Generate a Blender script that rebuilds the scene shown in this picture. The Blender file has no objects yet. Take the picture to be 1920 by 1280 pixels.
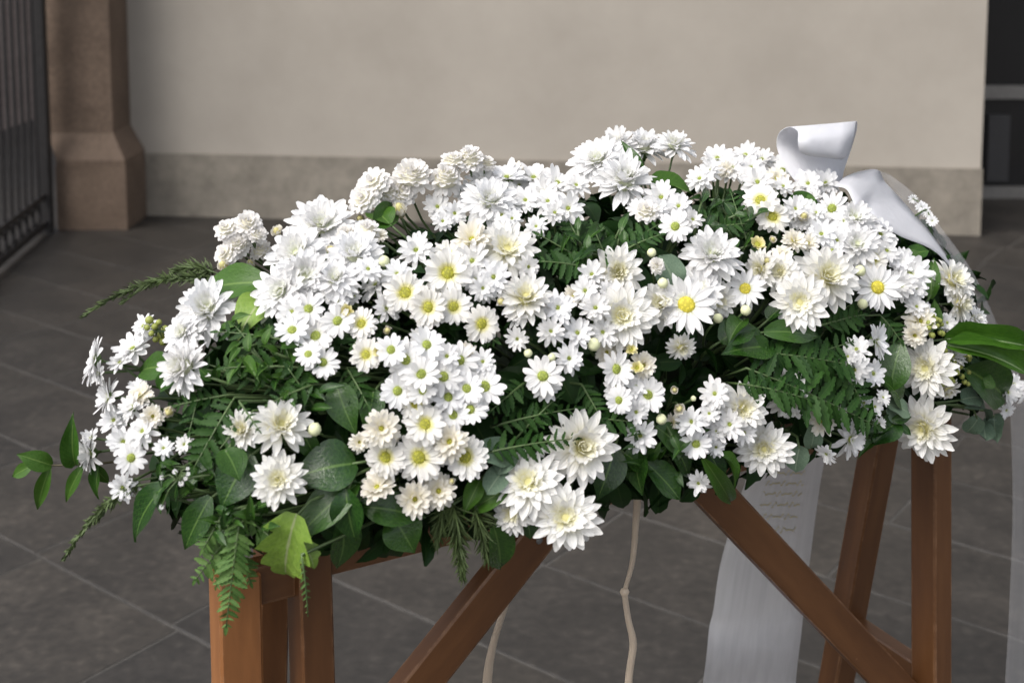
import bpy, math, random
import numpy as np
from mathutils import Vector, Matrix, Quaternion
random.seed(11); R = random.Random(7)
sc = bpy.context.scene
COL = sc.collection
rad = math.radians

# ------------------------------------------------------------------ camera
FPX, PITCH, SHIFT = 2300.0, rad(6.0), 498.3          # focal length in photo pixels, tilt, lens shift
CAM = Vector((0, 0, 1.40))
cd = bpy.data.cameras.new('camera'); cam = bpy.data.objects.new('camera', cd); COL.objects.link(cam)
cam.location = CAM; cam.rotation_euler = (rad(90) - PITCH, 0, 0)
cd.sensor_width = 36; cd.lens = FPX / 1920 * 36; cd.shift_y = -SHIFT / 1920
cd.clip_start = 0.05; cd.clip_end = 300
cd.dof.use_dof = True; cd.dof.focus_distance = 1.36; cd.dof.aperture_fstop = cd.lens / 7.2
sc.camera = cam
# ------------------------------------------------------------------ light
SUN_EL, SUN_AZ = rad(52), rad(-48)                    # azimuth of the sun seen from the place: behind the viewer, left
w = bpy.data.worlds.new('World'); sc.world = w; w.use_nodes = True
nt = w.node_tree; nt.nodes.clear()
sky = nt.nodes.new('ShaderNodeTexSky'); sky.sky_type = 'NISHITA'; sky.sun_disc = False
sky.sun_elevation = SUN_EL; sky.sun_rotation = math.pi - SUN_AZ + 0.0
sky.dust_density = 4.0; sky.air_density = 1.0; sky.ozone_density = 1.0
hs = nt.nodes.new('ShaderNodeHueSaturation'); hs.inputs['Saturation'].default_value = 0.32
bg = nt.nodes.new('ShaderNodeBackground'); bg.inputs['Strength'].default_value = 0.15
wo = nt.nodes.new('ShaderNodeOutputWorld')
nt.links.new(sky.outputs[0], hs.inputs['Color']); nt.links.new(hs.outputs[0], bg.inputs['Color']); nt.links.new(bg.outputs[0], wo.inputs['Surface'])
sd = bpy.data.lights.new('sun', 'SUN'); sd.energy = 1.2; sd.angle = rad(38); sd.color = (1, .96, .9)
sun = bpy.data.objects.new('sun', sd); COL.objects.link(sun)
sundir = Vector((math.sin(SUN_AZ) * math.cos(SUN_EL), -math.cos(SUN_AZ) * math.cos(SUN_EL), math.sin(SUN_EL)))
sun.rotation_euler = sundir.to_track_quat('Z', 'Y').to_euler(); sun.location = sundir * 20
vs = sc.view_settings; vs.view_transform = 'Standard'; vs.look = 'None'; vs.gamma = 1; vs.exposure = 0.74; vs.use_curve_mapping = False
sc.cycles.max_bounces = 8; sc.cycles.diffuse_bounces = 4; sc.cycles.use_denoising = True

# ------------------------------------------------------------------ projecting helpers
RT = Vector((1, 0, 0)); UP = Vector((0, math.sin(PITCH), math.cos(PITCH))); FW = Vector((0, math.cos(PITCH), -math.sin(PITCH)))
def ray(px, py):
    return RT * ((px - 960) / FPX) + UP * ((640 - py - SHIFT) / FPX) + FW      # unit depth along FW
def at_z(px, py, z):
    d = ray(px, py); return CAM + d * ((z - CAM.z) / d.z)
def at_y(px, py, y):
    d = ray(px, py); return CAM + d * (y / d.y)
def at_plane(px, py, p, n):
    d = ray(px, py); return CAM + d * ((p - CAM).dot(n) / d.dot(n))
def depth(p): return (p - CAM).dot(FW)

# ------------------------------------------------------------------ object helpers
def tag(o, label=None, cat=None, group=None, kind=None):
    if label: o['label'] = label
    if cat: o['category'] = cat
    if group: o['group'] = group
    if kind: o['kind'] = kind
    return o
def thing(name, loc, label, cat, group=None):
    o = bpy.data.objects.new(name, None); o.empty_display_size = .05; COL.objects.link(o); o.location = loc
    return tag(o, label, cat, group)
def mesh(name, V, F, mat, uv=None, smooth=True, mats=None, fm=None):
    m = bpy.data.meshes.new(name); m.from_pydata([tuple(v) for v in V], [], F)
    if uv is not None:
        l = m.uv_layers.new(name='uv'); idx = np.empty(len(m.loops), dtype=np.int32); m.loops.foreach_get('vertex_index', idx)
        l.data.foreach_set('uv', np.asarray(uv, dtype=np.float32)[idx].ravel())
    for q in (mats or [mat]): m.materials.append(q)
    if fm: m.polygons.foreach_set('material_index', fm)
    if smooth: m.polygons.foreach_set('use_smooth', [True] * len(m.polygons))
    m.update(); return m
def link(name, me, parent=None, mat=None):
    o = bpy.data.objects.new(name, me); COL.objects.link(o)
    if parent is not None: o.parent = parent
    if mat is not None: o.matrix_basis = mat
    return o
class MB:
    """collects geometry in world space; build() links it as one mesh object"""
    def __init__(s): s.V = []; s.F = []; s.UV = []
    def add(s, V, F, UV=None):
        b = len(s.V); s.V += [Vector(v) for v in V]; s.F += [tuple(i + b for i in f) for f in F]
        s.UV += list(UV) if UV is not None else [(0, 0)] * len(V)
    def box(s, c, ax, ay, az):          # centre and half-axis vectors, small chamfer on the edges along az
        k = .12
        pts = [(-1 + k, -1), (1 - k, -1), (1, -1 + k), (1, 1 - k), (1 - k, 1), (-1 + k, 1), (-1, 1 - k), (-1, -1 + k)]
        V = [c + ax * a + ay * b + az * z for z in (-1, 1) for a, b in pts]
        F = [(i, (i + 1) % 8, (i + 1) % 8 + 8, i + 8) for i in range(8)] + [tuple(range(7, -1, -1)), tuple(range(8, 16))]
        w_, l_ = (ax.length + ay.length) * 1.0, az.length * 2
        o_ = (c.x * 7.3 + c.y * 3.1 + c.z * 5.7) % 9
        s.add(V, F, [(o_ + w_ * i_ * .5, o_ + (l_ if k_ else 0)) for k_ in (0, 1) for i_ in range(8)])
    def cbox(s, lo, hi):
        lo = Vector(lo); hi = Vector(hi); c = (lo + hi) / 2; h = (hi - lo) / 2
        V = [c + Vector((h.x * a, h.y * b, h.z * d)) for d in (-1, 1) for a, b in ((-1, -1), (1, -1), (1, 1), (-1, 1))]
        s.add(V, [(3, 2, 1, 0), (4, 5, 6, 7), (0, 1, 5, 4), (1, 2, 6, 5), (2, 3, 7, 6), (3, 0, 4, 7)])
    def beam(s, p, q, side, hw, ht):    # a squared timber from p to q
        z = (q - p); n = z.normalized(); a = (side - n * side.dot(n)).normalized(); b = n.cross(a)
        s.box((p + q) / 2, a * hw, b * ht, z / 2)
    def tube(s, P, r0, r1=None, n=5):
        r1 = r0 if r1 is None else r1; P = [Vector(p) for p in P]; V = []; L = len(P)
        for i, p in enumerate(P):
            t = (P[min(i + 1, L - 1)] - P[max(i - 1, 0)]).normalized()
            a = t.orthogonal().normalized() if i == 0 else (pa - t * pa.dot(t)).normalized()
            pa = a; b = t.cross(a); r = r0 + (r1 - r0) * i / (L - 1)
            V += [p + (a * math.cos(k * 2 * math.pi / n) + b * math.sin(k * 2 * math.pi / n)) * r for k in range(n)]
        F = [(i * n + k, i * n + (k + 1) % n, (i + 1) * n + (k + 1) % n, (i + 1) * n + k) for i in range(L - 1) for k in range(n)]
        F += [tuple(range(n - 1, -1, -1)), tuple((L - 1) * n + k for k in range(n))]
        s.add(V, F)
    def grid(s, rows, uv=True):         # rows of points -> sheet
        m, n = len(rows), len(rows[0])
        V = [p for r in rows for p in r]
        F = [(i * n + j, i * n + j + 1, (i + 1) * n + j + 1, (i + 1) * n + j) for i in range(m - 1) for j in range(n - 1)]
        s.add(V, F, [(j / (n - 1), i / (m - 1)) for i in range(m) for j in range(n)])
    def build(s, name, mat, parent=None, smooth=False):
        o0 = Vector(parent.matrix_basis.translation) if parent is not None else Vector()
        if parent is not None and parent.parent is not None: o0 = o0 + parent.parent.matrix_basis.translation
        me = mesh(name, [v - o0 for v in s.V], s.F, mat, s.UV, smooth)
        return link(name, me, parent)
def bez(p, c, q, n): return [p * (1 - t) ** 2 + c * 2 * t * (1 - t) + q * t * t for t in [i / (n - 1) for i in range(n)]]

def dome_mesh(name, rr, h, mat, z0=0, n=12, k=4):
    V = [(rr * math.cos(i * 2 * math.pi / n) * math.cos(j * math.pi / 2 / k), rr * math.sin(i * 2 * math.pi / n) * math.cos(j * math.pi / 2 / k), z0 + h * math.sin(j * math.pi / 2 / k)) for j in range(k) for i in range(n)]
    F = [(j * n + i, j * n + (i + 1) % n, (j + 1) * n + (i + 1) % n, (j + 1) * n + i) for j in range(k - 1) for i in range(n)]
    V.append((0, 0, z0 + h)); F += [((k - 1) * n + i, (k - 1) * n + (i + 1) % n, len(V) - 1) for i in range(n)]
    return mesh(name, V, F, mat)

# ------------------------------------------------------------------ materials
def newmat(name):
    m = bpy.data.materials.new(name); m.use_nodes = True; t = m.node_tree; t.nodes.clear()
    o = t.nodes.new('ShaderNodeOutputMaterial'); p = t.nodes.new('ShaderNodeBsdfPrincipled'); t.links.new(p.outputs[0], o.inputs[0])
    return m, t, p, o
def N(t, ty, **k):
    n = t.nodes.new(ty)
    for a, b in k.items():
        if a in n.inputs: n.inputs[a].default_value = b
        else: setattr(n, a, b)
    return n
def ramp(t, src, stops):
    r = t.nodes.new('ShaderNodeValToRGB'); e = r.color_ramp.elements
    while len(e) < len(stops): e.new(.5)
    for x, (p, c) in zip(e, stops): x.position = p; x.color = (*c, 1)
    t.links.new(src, r.inputs[0]); return r
def noise(t, scale, detail=4, rough=.6, coord='Object', vec=None, stretch=None):
    tc = t.nodes.new('ShaderNodeTexCoord'); n = N(t, 'ShaderNodeTexNoise'); n.inputs['Scale'].default_value = scale
    n.inputs['Detail'].default_value = detail; n.inputs['Roughness'].default_value = rough
    src = tc.outputs[coord]
    if stretch:
        mp = t.nodes.new('ShaderNodeMapping'); mp.inputs['Scale'].default_value = stretch; t.links.new(src, mp.inputs[0]); src = mp.outputs[0]
    t.links.new(src, n.inputs['Vector']); return n
def bump(t, p, src, strength=.3, dist=.01):
    b = t.nodes.new('ShaderNodeBump'); b.inputs['Strength'].default_value = strength; b.inputs['Distance'].default_value = dist
    t.links.new(src, b.inputs['Height']); t.links.new(b.outputs[0], p.inputs['Normal']); return b
def stony(name, c0, c1, scale, rough=.8, fine=None, bs=.3, bd=.004, coord='Object', c2=None):
    m, t, p, o = newmat(name)
    n = noise(t, scale, 6, .65, coord); st = [(.3, c0), (.7, c1)]
    r = ramp(t, n.outputs[0], st); src = r.outputs[0]
    if fine:
        n2 = noise(t, fine, 3, .7, coord); r2 = ramp(t, n2.outputs[0], [(.3, (.72,) * 3), (.72, (1.25,) * 3)])
        mx = N(t, 'ShaderNodeMix', data_type='RGBA', blend_type='MULTIPLY'); mx.inputs[0].default_value = 1
        t.links.new(src, mx.inputs[6]); t.links.new(r2.outputs[0], mx.inputs[7]); src = mx.outputs[2]
        bump(t, p, n2.outputs[0], bs, bd)
    else: bump(t, p, n.outputs[0], bs, bd)
    t.links.new(src, p.inputs['Base Color']); p.inputs['Roughness'].default_value = rough
    return m
M = {}
M['plaster'] = stony('plaster', (.298, .268, .231), (.362, .328, .285), 1.5, .9)
M['plinth'] = stony('plinth_render', (.190, .168, .138), (.218, .195, .162), 1.1, .9, 8, .3, .004)
M['granite'] = stony('brown_granite', (.095, .064, .044), (.165, .115, .082), 4.5, .8, 60, .4, .004)
M['back_wall'] = stony('back_wall', (.20, .148, .128), (.28, .215, .19), 1.4, .9, 20, .2, .004)
M['joint'] = stony('joint_mortar', (.028, .026, .023), (.090, .083, .076), 4, .9, 120, .3, .002)
M['under'] = stony('ground_stone', (.07, .067, .063), (.10, .094, .088), 3, .85, 60, .3, .002)
def slab_mat():
    m, t, p, o = newmat('paving_stone')
    oi = t.nodes.new('ShaderNodeObjectInfo')
    tc = t.nodes.new('ShaderNodeTexCoord'); geo = t.nodes.new('ShaderNodeNewGeometry')
    n = N(t, 'ShaderNodeTexNoise'); n.inputs['Scale'].default_value = 5; n.inputs['Detail'].default_value = 7; n.inputs['Roughness'].default_value = .68
    t.links.new(geo.outputs['Position'], n.inputs['Vector'])
    n2 = N(t, 'ShaderNodeTexNoise'); n2.inputs['Scale'].default_value = 42; n2.inputs['Detail'].default_value = 4
    t.links.new(geo.outputs['Position'], n2.inputs['Vector'])
    r = ramp(t, n.outputs[0], [(.3, (.017, .0148, .0125)), (.5, (.025, .0218, .0185)), (.74, (.042, .0365, .031))])
    r2 = ramp(t, n2.outputs[0], [(.3, (.66,) * 3), (.58, (1.04,) * 3), (.74, (1.6,) * 3)])
    mx = N(t, 'ShaderNodeMix', data_type='RGBA', blend_type='MULTIPLY'); mx.inputs[0].default_value = 1
    t.links.new(r.outputs[0], mx.inputs[6]); t.links.new(r2.outputs[0], mx.inputs[7])
    r3 = ramp(t, oi.outputs['Random'], [(0, (.80, .80, .82)), (1, (1.2, 1.17, 1.13))])
    mx2 = N(t, 'ShaderNodeMix', data_type='RGBA', blend_type='MULTIPLY'); mx2.inputs[0].default_value = 1
    t.links.new(mx.outputs[2], mx2.inputs[6]); t.links.new(r3.outputs[0], mx2.inputs[7])
    t.links.new(mx2.outputs[2], p.inputs['Base Color']); p.inputs['Roughness'].default_value = .55; p.inputs['Specular IOR Level'].default_value = .55
    bump(t, p, n2.outputs[0], .35, .003); return m
M['slab'] = slab_mat()
def wood_mat(nm, g):
    m, t, p, o = newmat(nm)
    n = noise(t, 5, 6, .6, 'UV', stretch=(9, .7, 1)); n2 = noise(t, 26, 3, .6)
    r = ramp(t, n.outputs[0], [(q, tuple(x * g for x in c)) for q, c in ((.25, (.085, .032, .011)), (.5, (.145, .058, .019)), (.75, (.21, .09, .032)))])
    chip = ramp(t, n2.outputs[0], [(.70, (0, 0, 0)), (.74, (1, 1, 1))])
    bv = t.nodes.new('ShaderNodeBevel'); bv.samples = 4; bv.inputs['Radius'].default_value = .0045
    geo = t.nodes.new('ShaderNodeNewGeometry'); dp = N(t, 'ShaderNodeVectorMath', operation='DOT_PRODUCT'); t.links.new(bv.outputs[0], dp.inputs[0]); t.links.new(geo.outputs['True Normal'], dp.inputs[1])
    ed = ramp(t, dp.outputs['Value'], [(.84, (1, 1, 1)), (.97, (0, 0, 0))]); n5 = noise(t, 34, 4, .7); er = ramp(t, n5.outputs[0], [(.44, (.05,) * 3), (.62, (1,) * 3)])
    e1 = N(t, 'ShaderNodeMath', operation='MULTIPLY'); t.links.new(ed.outputs[0], e1.inputs[0]); t.links.new(er.outputs[0], e1.inputs[1])
    k = N(t, 'ShaderNodeMath', operation='MULTIPLY_ADD'); t.links.new(chip.outputs[0], k.inputs[0]); k.inputs[1].default_value = .4; t.links.new(e1.outputs[0], k.inputs[2]); k.use_clamp = True
    mx = N(t, 'ShaderNodeMix', data_type='RGBA'); t.links.new(k.outputs[0], mx.inputs[0]); t.links.new(r.outputs[0], mx.inputs[6]); mx.inputs[7].default_value = (.36, .20, .11, 1)
    t.links.new(mx.outputs[2], p.inputs['Base Color']); p.inputs['Roughness'].default_value = .42
    bump(t, p, n.outputs[0], .12, .002); return m
M['wood'] = wood_mat('varnished_wood', .74); M['lit_tint'] = wood_mat('lit_tint_wood', 1.6)  # second copy is paler: light on the near-end leg put into the wood colour
def simple(name, c, rough=.5, metal=0, var=.12, scale=30):
    m, t, p, o = newmat(name); n = noise(t, scale, 4)
    r = ramp(t, n.outputs[0], [(.3, tuple(x * (1 - var) for x in c)), (.7, tuple(x * (1 + var) for x in c))])
    t.links.new(r.outputs[0], p.inputs['Base Color']); p.inputs['Roughness'].default_value = rough; p.inputs['Metallic'].default_value = metal
    return m
M['iron'] = simple('wrought_iron', (.022, .020, .020), .55, .3, .3)
M['rail_metal'] = simple('grey_metal', (.16, .155, .15), .5, .3)
M['dark_glass'] = simple('dark_glass', (.012, .012, .013), .15)
M['dark_panel'] = simple('dark_panel', (.03, .03, .033), .4)
M['threshold'] = stony('threshold_stone', (.055, .05, .042), (.08, .07, .06), 4, .8, 40)
M['foam'] = simple('floral_foam', (.02, .035, .014), .95)
M['gold'] = simple('gold_print', (.34, .29, .13), .5)
def ribbon_mat(name, c, tr):
    m, t, p, o = newmat(name)
    n = noise(t, 420, 2, .5, 'UV', stretch=(1, .02, 1))
    p.inputs['Base Color'].default_value = (*c, 1); p.inputs['Roughness'].default_value = .38; p.inputs['Sheen Weight'].default_value = .2
    n3 = noise(t, 38, 3, .6); ad = N(t, 'ShaderNodeMath', operation='MULTIPLY_ADD'); t.links.new(n3.outputs[0], ad.inputs[0]); ad.inputs[1].default_value = 1.6; t.links.new(n.outputs[0], ad.inputs[2])
    bump(t, p, ad.outputs[0], .45, .006)
    tb = t.nodes.new('ShaderNodeBsdfTranslucent'); tb.inputs[0].default_value = (*c, 1)
    mx = t.nodes.new('ShaderNodeMixShader'); mx.inputs[0].default_value = tr
    t.links.new(p.outputs[0], mx.inputs[1]); t.links.new(tb.outputs[0], mx.inputs[2]); t.links.new(mx.outputs[0], o.inputs[0]); return m
M['satin'] = ribbon_mat('white_satin', (.83, .83, .87), .30)
def sheer_mat(nm, a0, a1):
    m, t, p, o = newmat(nm); p.inputs['Base Color'].default_value = (.72, .71, .72, 1); p.inputs['Roughness'].default_value = .5
    n = noise(t, 14, 2, .5, 'UV', stretch=(1, .3, 1)); r = ramp(t, n.outputs[0], [(.3, (a0,) * 3), (.7, (a1,) * 3)])
    t.links.new(r.outputs[0], p.inputs['Alpha']); return m
M['sheer'] = sheer_mat('sheer_satin', .34, .40); M['organza'] = sheer_mat('thin_organza', .09, .15)
M['twine'] = ribbon_mat('raffia', (.62, .50, .38), .15)
def petal_mat(name, stops, tr=.36, rough=.55):
    m, t, p, o = newmat(name)
    uv = t.nodes.new('ShaderNodeUVMap'); sp = t.nodes.new('ShaderNodeSeparateXYZ'); t.links.new(uv.outputs[0], sp.inputs[0])
    r = ramp(t, sp.outputs[1], stops)
    oi = t.nodes.new('ShaderNodeObjectInfo'); v = ramp(t, oi.outputs['Random'], [(0, (.93, .92, .90)), (1, (1, 1, 1))])
    mx = N(t, 'ShaderNodeMix', data_type='RGBA', blend_type='MULTIPLY'); mx.inputs[0].default_value = 1
    t.links.new(r.outputs[0], mx.inputs[6]); t.links.new(v.outputs[0], mx.inputs[7])
    wv = N(t, 'ShaderNodeTexWave'); wv.inputs['Scale'].default_value = 1.1; wv.inputs['Distortion'].default_value = .6
    t.links.new(uv.outputs[0], wv.inputs['Vector']); bump(t, p, wv.outputs[1], .25, .0015)
    t.links.new(mx.outputs[2], p.inputs['Base Color']); p.inputs['Roughness'].default_value = rough; p.inputs['Specular IOR Level'].default_value = .3
    tb = t.nodes.new('ShaderNodeBsdfTranslucent'); t.links.new(mx.outputs[2], tb.inputs[0])
    ms = t.nodes.new('ShaderNodeMixShader'); ms.inputs[0].default_value = tr
    t.links.new(p.outputs[0], ms.inputs[1]); t.links.new(tb.outputs[0], ms.inputs[2]); t.links.new(ms.outputs[0], o.inputs[0]); return m
WH = (.89, .89, .90)
M['p_white'] = petal_mat('petal_white', [(.0, (.72, .76, .50)), (.28, WH), (1, WH)])
M['p_halo'] = petal_mat('petal_yellow_base', [(.0, (.68, .64, .14)), (.24, (.82, .79, .46)), (.42, (.87, .86, .82)), (1, (.87, .86, .85))])
M['p_cream'] = petal_mat('petal_cream', [(.0, (.75, .70, .34)), (.4, (.87, .83, .71)), (1, (.88, .86, .82))])
M['p_mum'] = petal_mat('petal_mum', [(.0, (.80, .77, .46)), (.32, (.87, .855, .75)), (.6, (.87, .865, .84)), (1, (.87, .865, .86))])
M['p_core'] = petal_mat('petal_core', [(.0, (.78, .74, .36)), (.6, (.86, .84, .64)), (1, (.88, .87, .78))])
M['p_wcore'] = petal_mat('petal_white_core', [(.0, (.74, .78, .56)), (.6, (.85, .86, .80)), (1, WH)])
M['p_blush'] = petal_mat('petal_blush', [(.0, (.84, .81, .66)), (.4, (.89, .875, .855)), (1, (.90, .885, .88))], .42)
M['p_yellow'] = petal_mat('petal_yellow', [(.0, (.50, .46, .07)), (.5, (.78, .72, .30)), (1, (.84, .80, .52))])
def disc_mat(name, c0, c1):
    m, t, p, o = newmat(name); vz = t.nodes.new('ShaderNodeTexVoronoi'); vz.inputs['Scale'].default_value = 26
    tc = t.nodes.new('ShaderNodeTexCoord'); t.links.new(tc.outputs['Object'], vz.inputs['Vector'])
    r = ramp(t, vz.outputs['Distance'], [(.1, c1), (.6, c0)]); t.links.new(r.outputs[0], p.inputs['Base Color']); p.inputs['Roughness'].default_value = .7
    bump(t, p, vz.outputs['Distance'], -.6, .02); return m
M['d_green'] = disc_mat('disc_green', (.17, .21, .03), (.36, .42, .07))
M['d_olive'] = disc_mat('disc_olive', (.22, .22, .02), (.46, .44, .04))
M['d_yellow'] = disc_mat('disc_yellow', (.42, .36, .03), (.72, .62, .06))
M['bud'] = simple('bud_skin', (.66, .68, .42), .55, 0, .1, 60)
M['calyx'] = simple('calyx_green', (.07, .12, .03), .6, 0, .2, 60)
M['stem'] = simple('stem_green', (.075, .12, .04), .55, 0, .25, 40)
M['twig'] = simple('twig_brown', (.07, .06, .03), .7, 0, .25, 40)
M['berry'] = simple('berry_green', (.25, .28, .06), .5, 0, .25, 90)
def leaf_mat(name, c0, c1, vein, rough=.33, veins=11, tr=.12, spec=.5):
    m, t, p, o = newmat(name)
    uv = t.nodes.new('ShaderNodeUVMap'); sp = t.nodes.new('ShaderNodeSeparateXYZ'); t.links.new(uv.outputs[0], sp.inputs[0])
    a = N(t, 'ShaderNodeMath', operation='SUBTRACT'); t.links.new(sp.outputs[0], a.inputs[0]); a.inputs[1].default_value = .5
    b = N(t, 'ShaderNodeMath', operation='ABSOLUTE'); t.links.new(a.outputs[0], b.inputs[0])
    mid = ramp(t, b.outputs[0], [(.012, (1,) * 3), (.04, (0,) * 3)])
    c = N(t, 'ShaderNodeMath', operation='MULTIPLY_ADD'); t.links.new(b.outputs[0], c.inputs[0]); c.inputs[1].default_value = -.55; t.links.new(sp.outputs[1], c.inputs[2])
    d = N(t, 'ShaderNodeMath', operation='MULTIPLY'); t.links.new(c.outputs[0], d.inputs[0]); d.inputs[1].default_value = veins * 2 * math.pi
    s = N(t, 'ShaderNodeMath', operation='SINE'); t.links.new(d.outputs[0], s.inputs[0])
    lat = ramp(t, s.outputs[0], [(.90, (0,) * 3), (1, (.22,) * 3)])
    vv = N(t, 'ShaderNodeMath', operation='MAXIMUM'); t.links.new(mid.outputs[0], vv.inputs[0]); t.links.new(lat.outputs[0], vv.inputs[1])
    n = noise(t, 16, 4, .6); oi = t.nodes.new('ShaderNodeObjectInfo')
    ad = N(t, 'ShaderNodeMath', operation='MULTIPLY_ADD'); t.links.new(oi.outputs['Random'], ad.inputs[0]); ad.inputs[1].default_value = .45; t.links.new(n.outputs[0], ad.inputs[2])
    base = ramp(t, ad.outputs[0], [(.4, c0), (.95, c1)])
    mx = N(t, 'ShaderNodeMix', data_type='RGBA'); t.links.new(vv.outputs[0], mx.inputs[0]); t.links.new(base.outputs[0], mx.inputs[6]); mx.inputs[7].default_value = (*vein, 1)
    t.links.new(mx.outputs[2], p.inputs['Base Color']); p.inputs['Roughness'].default_value = rough; p.inputs['Specular IOR Level'].default_value = spec
    bump(t, p, n.outputs[0], .25, .004)
    tb = t.nodes.new('ShaderNodeBsdfTranslucent'); t.links.new(mx.outputs[2], tb.inputs[0])
    ms = t.nodes.new('ShaderNodeMixShader'); ms.inputs[0].default_value = tr
    t.links.new(p.outputs[0], ms.inputs[1]); t.links.new(tb.outputs[0], ms.inputs[2]); t.links.new(ms.outputs[0], o.inputs[0]); return m
M['glossy'] = leaf_mat('leaf_glossy', (.009, .038, .007), (.034, .088, .012), (.085, .16, .035), .22, 11, .12, .5)
M['mid'] = leaf_mat('leaf_mid', (.018, .062, .007), (.045, .110, .012), (.11, .19, .04), .36, 11, .14, .3)
M['lime'] = leaf_mat('leaf_lime', (.10, .20, .022), (.20, .32, .045), (.34, .40, .18), .45, 9, .25)
M['euc'] = leaf_mat('leaf_eucalyptus', (.085, .135, .09), (.13, .19, .125), (.19, .25, .17), .6, 6, .1, .3)
M['fern'] = leaf_mat('leaf_fern', (.009, .034, .006), (.026, .070, .012), (.04, .085, .02), .45, 5, .12, .18)
M['palefern'] = leaf_mat('leaf_pale_fern', (.05, .125, .025), (.10, .18, .045), (.14, .22, .07), .5, 5, .2, .25)
M['wisp'] = simple('asparagus_green', (.055, .085, .022), .7, 0, .3, 50)
M['strap'] = leaf_mat('leaf_strap', (.035, .105, .010), (.065, .16, .015), (.30, .42, .18), .3, 0, .2)
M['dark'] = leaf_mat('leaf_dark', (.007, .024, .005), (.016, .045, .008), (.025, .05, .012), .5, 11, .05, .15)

# ------------------------------------------------------------------ the ground, paved with stone slabs
gb = MB(); gb.add([(-40, -40, -.002), (40, -40, -.002), (40, 40, -.002), (-40, 40, -.002)], [(0, 1, 2, 3)])
ground = tag(gb.build('ground', M['joint']), 'dark grey stone paving laid in slabs with pale joints', kind='structure')
TH = rad(37.0); n1 = Vector((math.sin(TH), math.cos(TH), 0)); n2 = Vector((math.cos(TH), -math.sin(TH), 0))
S1, S2, J = .335, .50, .006
def slab_mesh(k):
    r = random.Random(k); c = .0025; a, b = S1 / 2 - J / 2, S2 / 2 - J / 2
    V = []; 
    for z, ins in ((-.006, 0), (-.0012, 0), (r.uniform(-.0004, .0004), c)):
        V += [n1 * x + n2 * y + Vector((0, 0, z)) for x, y in ((-(a - ins), -(b - ins)), (-(a - ins), b - ins), (a - ins, b - ins), (a - ins, -(b - ins)))]
    F = [(i + l, (i + 1) % 4 + l, (i + 1) % 4 + l + 4, i + l + 4) for l in (0, 4) for i in range(4)] + [(8, 9, 10, 11)]
    return mesh('paving_slab', V, F, M['slab'], None, False)
slabs = [slab_mesh(k) for k in range(5)]
def shows(p):
    q = p - CAM; d = q.dot(FW)
    if d < .5: return False
    x = 960 + FPX * q.x / d; y = 640 - SHIFT - FPX * q.dot(UP) / d
    return -330 < x < 2250 and y < 1560
far = MB()
for i in range(-6, 34):
    for j in range(-30, 24):
        c = n1 * (1.5 + S1 * (i + .5)) + n2 * (-1.02 + S2 * (j + .5) + .03 * math.sin(i * 5.1))
        if -5 < c.x < 5 and 1.2 < c.y < 9.6 and shows(c):
            if c.y < 7.0: link('paving_slab', R.choice(slabs), ground, Matrix.Translation(c))
            else: 
                m = R.choice(slabs); far.add([Vector(v.co) + c for v in m.vertices], [tuple(p.vertices) for p in m.polygons])
if far.V: tag(far.build('paving_slabs_beyond', M['slab'], ground), kind='stuff')

# ------------------------------------------------------------------ wall, pilaster, gate, door
WL, WR = at_z(270, 403, 0), at_z(1826, 441, 0)
wd = (WR - WL); wd.z = 0; wd.normalize(); wn = Vector((wd.y, -wd.x, 0))          # wn points at the viewer
pl_h = (at_plane(900, 299, WL, wn)).z
wl = WL - wd * .32; wr = at_plane(1840, 300, WL, wn); wr.z = 0
wall = thing('wall', wl, 'long beige plastered wall with a darker painted plinth behind the flowers', 'wall')
def slab_along(mb, a, b, z0, z1, front, back, n=wn):
    V = [p + n * f + Vector((0, 0, z)) for z in (z0, z1) for p, f in ((a, front), (b, front), (b, back), (a, back))]
    mb.add(V, [(0, 1, 5, 4), (1, 2, 6, 5), (2, 3, 7, 6), (3, 0, 4, 7), (4, 5, 6, 7), (3, 2, 1, 0)])
b = MB(); slab_along(b, wl, wr, pl_h + .001, 3.6, 0, -.9); b.build('plaster_face', M['plaster'], wall)
b = MB(); slab_along(b, wl - wd * .01, wr + wd * .006, -.01, pl_h, .012, -.9); b.build('plinth', M['plinth'], wall)

cz = at_z(172, 431, 0); cy = cz.y
pil = thing('pilaster', Vector((cz.x, cy, 0)), 'brown granite pilaster on a square block beside the iron gate', 'pilaster')
xa, xb = at_y(108, 430, cy).x, at_y(239, 430, cy).x
zc = at_y(200, 312, cy).z; zs = at_y(200, 250, cy + .05).z
b = MB(); b.cbox((xa, cy, -.01), (xb, cy + .75, zc)); b.build('base_block', M['granite'], pil)
sa, sb = at_y(96, 120, cy + .06).x - .03, at_y(207, 120, cy + .06).x
b = MB()
def ring(x0, x1, y0, z): return [Vector((x0, y0, z)), Vector((x1, y0, z)), Vector((x1, cy + .70, z)), Vector((x0, cy + .70, z))]
rs = [ring(xa + .005, xb - .004, cy + .004, zc + .001), ring(xa + .004, xb - .004, cy + .004, zc + .03), ring(sa, sb, cy + .06, zs), ring(sa, sb, cy + .06, 4.6)]
V = [p for r in rs for p in r]; F = [(l * 4 + k, l * 4 + (k + 1) % 4, l * 4 + 4 + (k + 1) % 4, l * 4 + 4 + k) for l in range(3) for k in range(4)] + [(3, 2, 1, 0), (12, 13, 14, 15)]
b.add(V, F); b.build('shaft', M['granite'], pil)

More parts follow.
